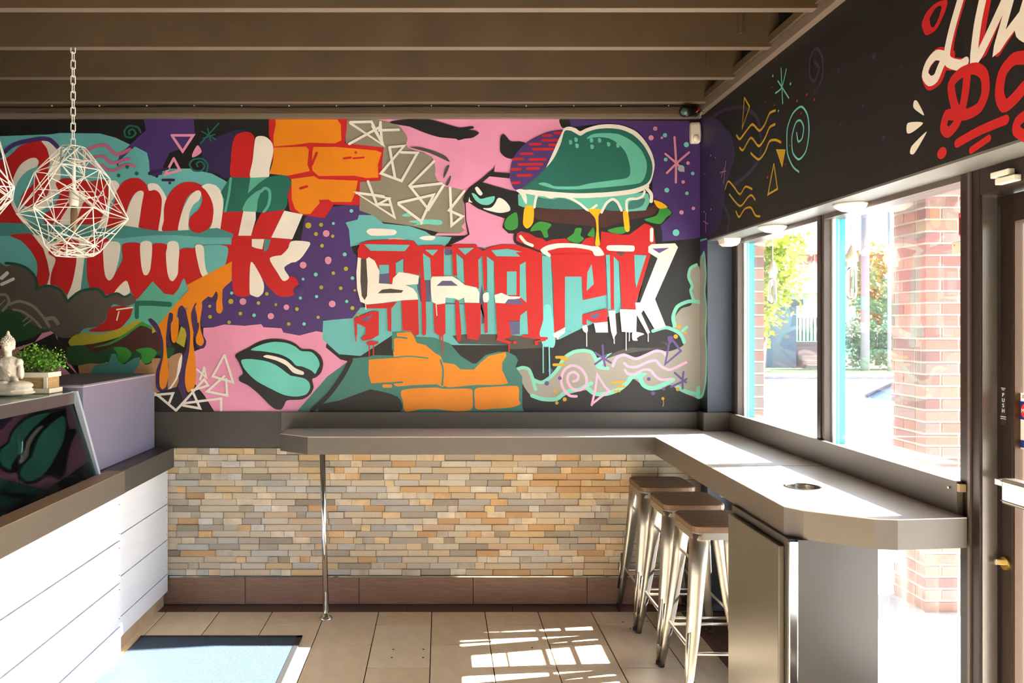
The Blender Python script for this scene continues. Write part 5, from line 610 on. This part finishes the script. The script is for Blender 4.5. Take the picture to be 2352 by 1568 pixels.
for i in range(12):
    a = R.uniform(0, 6.28); tube(st_, [(-1.90+.02*math.cos(a), 3.63, 1.44), (-1.885+.10*math.cos(a), 3.63+.05*math.sin(a), 1.50+R.uniform(0, .04))], .0012, 5)
put('stems', st_, M_bark, bw)
# ------------------------------------------------------------------ geometric wire pendants
def pendant(x, y, ztip, turn):
    t = thing('wire_pendant', 'x', 'lamp', (x, y, 0), 'white wire cage pendant lamps over the service counter')
    rings = ((.820, .052, 8, 0), (.700, .160, 6, .4), (.515, .238, 6, .0), (.360, .120, 6, .5), (.322, .084, 7, .1))
    rr = random.Random(int(turn*100)); vz = []
    for k, (h, r, n_, ph) in enumerate(rings):
        vz.append([Vector((x+r*math.cos(turn+ph+2*math.pi*i/n_), y+r*math.sin(turn+ph+2*math.pi*i/n_), ztip+h+(rr.uniform(-.018, .018) if 0 < k < 4 else 0))) for i in range(n_)])
    wr = nb(); RW = .0024
    for v in vz:
        for i in range(len(v)): rod(wr, v[i], v[(i+1) % len(v)], RW, n=5)
    for a, b in zip(vz, vz[1:]):
        for p in a:
            near = sorted(b, key=lambda q: (q-p).length)
            for q in near[:3]:
                rod(wr, p, q, RW, n=5)
                if rr.random() < .45:
                    m_ = p.lerp(q, rr.uniform(.3, .7)); s_ = near[min(3, len(near)-1)]; rod(wr, m_, p.lerp(s_, rr.uniform(.4, 1)), RW*.85, n=5)
        for q in b:
            p = min(a, key=lambda p_: (q-p_).length); rod(wr, q, p, RW, n=5)
    for k in range(10):
        rod(wr, rr.choice(vz[3]), rr.choice(vz[2]), RW*.85, n=5); rod(wr, rr.choice(vz[4]), rr.choice(vz[3]), RW*.85, n=5); rod(wr, rr.choice(vz[1]), rr.choice(vz[2]), RW*.85, n=5)
    put('wire_cage', wr, M_wire, t)
    top = ztip+.82
    put('stem', rod(nb(), (x+.004, y, top), (x+.004, y, top-.195), .008, n=10), M_wire, t, True)
    put('socket', lathe(nb(), (x+.004, y, top-.27), [(.019, 0), (.021, .01), (.021, .06), (.010, .076)], 16), M_plast, t, True)
    put('bulb', lathe(nb(), (x+.004, y, top-.40), [(.004, 0), (.014, .012), (.0155, .05), (.0155, .10), (.012, .13)], 14), mat('amber_bulb_glass', 'a08860', .1, trans=.6), t, True)
    ch = nb(); z = top; k = 0
    while z < JB-.005:
        hh = .042; w_ = .010
        a = (w_, 0) if k % 2 == 0 else (0, w_)
        pts = [(x+sx_*a[0], y+sx_*a[1], z+q) for sx_, q in ((-1, .004), (-.5, 0), (.5, 0), (1, .004), (1, hh-.004), (.5, hh), (-.5, hh), (-1, hh-.004), (-1, .004))]
        tube(ch, pts, .0024, 5); z += hh-.006; k += 1
    put('chain', ch, M_wire, t)
    return t
p1 = pendant(-1.692, 3.61, 1.66, .25); p1['label'] = 'white wire cage pendant hanging whole in view from a chain'
p2 = pendant(-1.842, 2.95, 1.66, 1.05); p2['label'] = 'white wire cage pendant cut off by the left edge of the view'
# ------------------------------------------------------------------ small fittings under the soffit and in the corner
def bulb_pendant(x, y, label):
    t = thing('bulb_pendant', label, 'lamp', (x, y, 2.152), 'bare bulb pendants under the window soffit')
    put('ceiling_rose', lathe(nb(), (x, y, 2.152), [(.068, 0), (.068, -.008), (.060, -.016), (.040, -.028), (.012, -.034)], 28), M_plast, t, True)
    put('cord', rod(nb(), (x, y, 2.12), (x, y, 1.985), .0025, n=6), M_plast, t)
    put('socket', lathe(nb(), (x, y, 1.985), [(.004, 0), (.010, -.012), (.022, -.045), (.024, -.065), (.018, -.068), (.018, -.088), (.012, -.09)], 18), M_plast, t, True)
    put('bulb', lathe(nb(), (x, y, 1.895), [(.012, 0), (.019, -.02), (.020, -.10), (.015, -.125), (.004, -.13)], 16), mat('clear_amber_bulb', 'ece2cc', .05, trans=.9), t, True)
bulb_pendant(1.635, 3.87, 'bare bulb pendant nearer the mural wall under the soffit')
bulb_pendant(1.655, 3.163, 'bare bulb pendant nearer the glass door under the soffit')
sb = thing('heat_detector', 'small white faceted detector box at the corner of the soffit', 'detector', (1.64, 4.44, 2.152))
hb = nb(); hull_section(hb, [[(1.586, 4.40, 2.152), (1.682, 4.40, 2.152), (1.682, 4.50, 2.152), (1.586, 4.50, 2.152)], [(1.592, 4.405, 2.125), (1.676, 4.405, 2.125), (1.676, 4.495, 2.125), (1.592, 4.495, 2.125)], [(1.606, 4.415, 2.112), (1.664, 4.415, 2.112), (1.664, 4.485, 2.112), (1.606, 4.485, 2.112)]]); put('housing', hb, M_plast, sb)
put('grille', box(nb(), 1.62, 4.43, 2.110, 1.65, 4.47, 2.1125), M_white, sb)
pir = thing('motion_sensor', 'white motion sensor mounted in the top corner of the mural', 'sensor', (1.515, 4.66, 2.80))
ph = nb(); rg = lambda z, w_, d_: [(1.513-w_, 4.69, z), (1.513-w_, 4.69-d_, z), (1.513+w_*.7, 4.69-d_-.006, z), (1.513+w_, 4.69-d_, z), (1.513+w_, 4.69, z)]
hull_section(ph, [rg(2.746, .022, .020), rg(2.755, .027, .032), rg(2.79, .030, .036), rg(2.855, .029, .028), rg(2.868, .027, .022)]); put('housing', ph, M_plast, pir)
ln = nb(); ball(ln, (1.511, 4.655, 2.772), (.020, .016, .022), 14); put('lens', ln, mat('sensor_lens', 'f0ead8', .25), pir, True)
put('indicator', box(nb(), 1.504, 4.655, 2.797, 1.514, 4.6585, 2.801), mat('red_indicator', 'b05040', .4), pir)
cm = thing('security_camera', 'small black bullet camera with loose wires in the ceiling corner', 'camera', (1.48, 4.58, 2.93))
kb = nb(); rod(kb, (1.388, 4.48, 2.883), (1.480, 4.575, 2.905), .031, .029, n=20); put('housing', kb, mat('gloss_black', '101010', .3), cm, True)
kl = nb(); rod(kl, (1.3885, 4.4805, 2.883), (1.384, 4.475, 2.882), .023, .021, n=18); put('lens', kl, mat('camera_lens', '3f5a58', .15), cm, True)
lr = nb()
for i in range(14):
    a = 2*math.pi*i/14; ball(lr, (1.386+.0195*math.cos(a)*.72, 4.4775-.0195*math.cos(a)*.69, 2.882+.0195*math.sin(a)), (.0016,)*3, 6)
put('led_ring', lr, M_plast, cm)
put('mount', box(nb(), 1.455, 4.55, 2.92, 1.49, 4.60, 2.96), M_rub, cm)
for c_m, pts in ((MATS['red_ink'], [(1.485, 4.56, 2.925), (1.492, 4.53, 2.915), (1.482, 4.52, 2.90), (1.468, 4.53, 2.888)]), (M_plast, [(1.50, 4.57, 2.915), (1.49, 4.55, 2.89), (1.485, 4.55, 2.885)]), (M_galv, [(1.51, 4.57, 2.92), (1.515, 4.56, 2.895), (1.525, 4.56, 2.90), (1.532, 4.57, 2.92)]), (M_galv, [(1.51, 4.56, 2.91), (1.508, 4.56, 2.88), (1.503, 4.56, 2.865)])):
    put('wire', tube(nb(), pts, .0022 if c_m != MATS['red_ink'] else .004, 6), c_m, cm, True)
ds = thing('door_contact', 'white two piece door contact above the glass door', 'sensor', (1.68, 2.25, 2.10))
put('magnet', box(nb(), 1.668, 2.31, 2.106, 1.69, 2.385, 2.124, .003), M_plast, ds); put('switch', box(nb(), 1.668, 2.285, 2.083, 1.69, 2.365, 2.102, .003), M_plast, ds)
al = thing('alarm_sticker', 'red shield shaped alarm sticker on the window pane beside the door post', 'sticker', (1.728, 2.60, 2.0))
sp = nb(); sy = 2.592
hull_section(sp, [[(xx, y_, z_) for y_, z_ in ((sy+.028, 2.035), (sy+.028, 1.965), (sy, 1.935), (sy-.025, 1.955), (sy-.025, 2.035))] for xx in (1.7280, 1.7292)]); put('shield', sp, MATS['red_ink'], al)
hull_section(sp2 := nb(), [[(xx, y_, z_) for y_, z_ in ((sy+.023, 2.018), (sy+.023, 1.968), (sy, 1.942), (sy-.021, 1.960), (sy-.021, 2.018))] for xx in (1.7274, 1.7280)]); put('black_field', sp2, M_rub, al)
text_mesh('lettering', 'ALARM', .0125, M_let, al, (1.7276, sy+.002, 2.027), TXR)
put('white_house', box(nb(), 1.7268, sy-.012, 1.955, 1.7274, sy+.008, 1.995), M_let, al)
gs = thing('glass_sensor', 'small cream sensor box on the window frame below the alarm sticker', 'sensor', (1.72, 2.60, 1.92))
put('housing', box(nb(), 1.708, 2.572, 1.895, 1.730, 2.626, 1.94, .004), M_plast, gs)
put('led', box(nb(), 1.7075, 2.61, 1.925, 1.708, 2.614, 1.93), MATS['red_indicator'], gs)
# ------------------------------------------------------------------ outside
GZ = -.11
pv = struct('ground', box(nb(), 1.80, -6, GZ-.1, 60, 17.0, GZ), M_conc)
jt = nb()
for i in range(8): box(jt, 1.85, 1.2+i*1.35, GZ, 6, 1.206+i*1.35, GZ+.001)
box(jt, 3.55, -4, GZ, 3.556, 9, GZ+.001); put('pavement_joints', jt, mat('joint_grey', '8a8a86', .9), pv)
struct('street', box(nb(), 1.80, 17.0, GZ-.2, 90, 27, GZ-.06), M_road)
kb_ = struct('kerb', box(nb(), 1.8, 27, GZ-.2, 90, 27.35, GZ+.03), mat('kerb_grey', '84848a', .9)); 
struct('far_pavement', box(nb(), 1.8, 27.35, GZ-.2, 90, 29.2, GZ+.03), M_conc)
lw = struct('lawn', box(nb(), 1.8, 29.2, GZ-.2, 90, 70, GZ+.05), M_grass)
struct('near_kerb', box(nb(), 1.8, 14.2, GZ, 14, 14.7, GZ+.04), mat('kerb_grey', '84848a', .9))
cn = struct('canopy', box(nb(), 1.85, -6, 3.05, 3.55, 6.2, 3.3), mat('canopy_soffit', 'b8b4ac', .8))
def brick_block(name, label, x0, y0, x1, y1, z1, faces, group=None):
    t = thing(name, label, 'pillar', ((x0+x1)/2, (y0+y1)/2, GZ), group)
    put('mortar_core', box(nb(), x0+.006, y0+.006, GZ, x1-.006, y1-.006, z1), M_mortar, t)
    H_ = .0735; nrow = int((z1-GZ)/H_)
    for r in range(nrow):
        z = GZ+H_*(r+.5)
        if 'f' in faces:
            x = x0; odd = r % 2
            cuts = [x0]; q = x0+(.215 if not odd else .1025)
            while q < x1-.03: cuts.append(q); q += .215
            cuts.append(x1)
            for a, b in zip(cuts, cuts[1:]): piece('brick', ((a+b)/2, y0+.045, z), (b-a-.011, .09, H_-.012), R.choice(M_brk), t, (.02, .05, .05))
        if 's' in faces:
            cuts = [y0+.09]; q = y0+(.1025 if not r % 2 else .215)+.0
            while q < y1-.03:
                if q > y0+.12: cuts.append(q)
                q += .215
            cuts.append(y1)
            for a, b in zip(cuts, cuts[1:]): piece('brick', (x0+.045, (a+b)/2, z), (b-a-.011, .09, H_-.012), R.choice(M_brk), t, (.02, .05, .05), rz=-math.pi/2)
    return t
brick_block('brick_pillar', 'wide red brick pillar standing on the pavement outside the window', 2.98, 4.84, 3.50, 5.20, 3.05, 'fs')
brick_block('brick_pier', 'narrow red brick pier seen at the edge of the far window', 1.80, 4.93, 2.035, 5.30, 3.05, 'f')
# trees, hedge and bushes
def tree(x, y, h, r, m, label, seed, name='street_tree', n_=2600, size=.32, tr_=.12):
    t = thing(name, label, 'tree', (x, y, GZ))
    put('trunk', tube(nb(), [(x, y, GZ), (x+.1, y, GZ+h*.3), (x-.1, y+.1, GZ+h*.6)], tr_, 10), M_bark, t, True)
    for i in range(3): put('branch', rod(nb(), (x+.05, y, GZ+h*.35), (x+r*.6*math.cos(i*2.1), y+r*.4*math.sin(i*2.1), GZ+h*.7), tr_*.5, tr_*.2), M_bark, t)
    leaves(x, y, GZ+h*.64, r, r, h*.42, n_, size, m, 'foliage', t, seed, .2, 16); return t
tree(8.0, 19.8, 5.4, 1.2, M_leafy, 'yellow green maple tree across the car park beside the far window edge', 3, n_=3800, size=.17)
tree(18.9, 34, 5.0, 1.5, mat('olive_leaves', '8a8a3a', .7, noise=.4, nscale=3), 'small autumn tree between the two utility poles', 4, n_=2500, size=.25)
hd = thing('hedge', 'row of tall grey green juniper bushes along the far pavement', 'hedge', (15.5, 31, GZ))
for i in range(7): leaves(16.2+i*.8, 31+.3*(i % 2), .75+.1*((i*3) % 4), .85, .7, 1.15, 1100, .16, M_leafg, 'bush', hd, 20+i, .3, 10)
sh = thing('blue_garage', 'low slate blue garage building partly behind the yellow green tree', 'building', (12, 33, GZ))
put('wall', box(nb(), 9.0, 32.6, GZ, 14.75, 36, 2.5), mat('slate_siding', '66788c', .8), sh)
put('roof', prism(nb(), [(8.8, 32.3), (14.9, 32.3), (14.9, 36.3), (8.8, 36.3)], 2.5, 2.75), mat('dark_shingle', '56606a', .9), sh)
put('door', box(nb(), 12.6, 32.55, GZ, 13.5, 32.6, 2.0), mat('slate_trim', '8494a4', .8), sh)
stp = thing('entrance_steps', 'brick entrance steps with rail between the garage and the hedge', 'steps', (14.8, 32, GZ))
for i in range(6): put('step', box(nb(), 14.85, 31.6+i*.33, GZ, 16.2, 34, GZ+.18*(i+1)), mat('step_stone', 'a08c84', .9), stp)
for i in range(9): put('baluster', box(nb(), 14.9+i*.16, 33.8, 1.0, 14.93+i*.16, 33.84, 2.0), M_bronze, stp)
rb_ = thing('red_brick_building', 'large pale red brick apartment building across the street', 'building', (24, 52, GZ))
M_rb = mat('far_brick', '9c5a56', .9, noise=.1, nscale=2)
put('wall', box(nb(), 22.1, 50, GZ, 46, 60, 6.2), M_rb, rb_)
put('parapet', box(nb(), 21.9, 49.8, 6.2, 46.2, 60.2, 6.45), mat('stone_band', 'c8beb0', .9), rb_)
put('lower_band', box(nb(), 21.9, 49.85, GZ, 46.2, 50, 2.6), mat('pale_render', 'd8d4cc', .9), rb_)
for i in range(9):
    for zz in (.3, 3.4):
        wv = put('window', box(nb(), 22.9+i*2.5, 49.75, zz, 24.2+i*2.5, 49.86, zz+2.0), M_white, rb_); put('window_pane', box(nb(), 23+i*2.5, 49.7, zz+.1, 24.1+i*2.5, 49.76, zz+1.9), mat('far_window_glass', '8090a0', .2), wv)
hs = thing('pale_house', 'pale house with grey shingle roof behind the hedge', 'building', (17, 42, GZ))
put('wall', box(nb(), 16.8, 40, GZ, 21.5, 46, 3.3), mat('pale_siding', 'cfd2d4', .9), hs)
put('roof', hull_section(nb(), [[(16.4, 39.6, 3.3), (21.9, 39.6, 3.3), (21.9, 46.4, 3.3), (16.4, 46.4, 3.3)], [(17.0, 43, 5.0), (21.3, 43, 5.0), (21.3, 43.2, 5.0), (17.0, 43.2, 5.0)]]), MATS['dark_shingle'], hs)
for i in range(2): put('window', box(nb(), 17.6+i*1.6, 39.95, 1.2, 18.4+i*1.6, 40, 2.5), M_white, hs)
for k, (x, y, r, h, lb) in enumerate(((16.2, 30, .16, 9, 'thick grey utility pole standing in front of the hedge'), (16.9, 29.6, .07, 8.5, 'thin pale utility pole nearer the brick pillar'))):
    t = thing('utility_pole', lb, 'pole', (x, y, GZ)); put('shaft', rod(nb(), (x, y, GZ), (x, y, GZ+h), r, r*.8, n=12), mat('weathered_pole', '8a8890', .9), t, True)
    put('crossarm', box(nb(), x-1.1, y-.06, GZ+h-1.0, x+1.1, y+.06, GZ+h-.85), M_bark, t)
wr = nb(); [rod(wr, (2, 30, 6.6+i*.35), (60, 30, 6.9+i*.35), .015, n=5) for i in range(3)]; tag(put('power_line', wr, M_rub), 'thin dark power lines strung between the utility poles', 'cable')
# parked car
car = thing('parked_car', 'white parked car with its bonnet beside the brick pillar', 'car', (5.5, 8.0, GZ))
M_car = mat('white_car_paint', 'eceef2', .2)
def sec(x, zt, zb, y0_, y1_, tuck=.08):
    return [(x, y0_, zb), (x, y1_, zb), (x, y1_+.0, zb+(zt-zb)*.6), (x, y1_-tuck, zt), (x, y0_+tuck, zt), (x, y0_, zb+(zt-zb)*.6)]
Y0, Y1 = 7.3, 9.0
XO = .72
put('body', hull_section(nb(), [sec(3.15+XO, .35, .10, Y0+.15, Y1-.15), sec(3.25+XO, .62, .08, Y0+.05, Y1-.05), sec(3.6+XO, .76, .06, Y0, Y1), sec(4.15+XO, .86, .06, Y0, Y1), sec(6.2+XO, .88, .06, Y0, Y1), sec(7.3+XO, .85, .08, Y0, Y1), sec(7.5+XO, .5, .12, Y0+.1, Y1-.1)]), M_car, car)
put('cabin_glass', hull_section(nb(), [[(4.1+XO, Y0+.1, .85), (4.1+XO, Y1-.1, .85), (6.9+XO, Y1-.1, .86), (6.9+XO, Y0+.1, .86)], [(4.95+XO, Y0+.25, 1.30), (4.95+XO, Y1-.25, 1.30), (6.2+XO, Y1-.25, 1.30), (6.2+XO, Y0+.25, 1.30)]]), mat('car_glass', '9fb0c4', .05), car)
put('roof', hull_section(nb(), [[(4.95+XO, Y0+.25, 1.30), (4.95+XO, Y1-.25, 1.30), (6.2+XO, Y1-.25, 1.30), (6.2+XO, Y0+.25, 1.30)], [(5.1+XO, Y0+.35, 1.35), (5.1+XO, Y1-.35, 1.35), (6.1+XO, Y1-.35, 1.35), (6.1+XO, Y0+.35, 1.35)]]), M_car, car)
for yy in (Y0+.1, Y1-.1): put('windscreen_pillar', rod(nb(), (4.08+XO, yy, .86), (4.97+XO, yy+(.15 if yy < 8 else -.15), 1.31), .022, n=8), mat('car_trim', '5a5c66', .4), car)
mr = nb(); ball(mr, (4.18+XO, Y0-.04, .90), (.07, .09, .06), 12); put('mirror', mr, MATS['car_trim'], car, True)
for xx in (3.85+XO, 6.7+XO):
    for yy in (Y0-.01, Y1-.18): put('wheel', rod(nb(), (xx, yy, GZ+.31), (xx, yy+.19, GZ+.31), .31, n=24), M_rub, car)
# ------------------------------------------------------------------ globe lamps added for fill light (out of the frame)
for k, (x, y) in enumerate(((-2.9, -1.2), (-.4, -1.6), (-1.0, .6), (-2.9, 1.0))):
    t = thing('fill_globe', 'added frosted globe for fill light', 'lamp', (x, y, 2.7)); t['label'] = ['added fill globe over the back corner', 'added fill globe near the entrance', 'added fill globe in front of the service counter', 'added fill globe behind the service counter'][k]
    g_ = nb(); ball(g_, (x, y, 2.66), (.11, .11, .11), 18); put('globe', g_, mat('fill_globe_glow', 'fff2e0', .3, emit=('fff0dc', GLOBE_FILL)), t, True)
    put('stem', rod(nb(), (x, y, 2.76), (x, y, CEIL), .008), M_bronze, t)
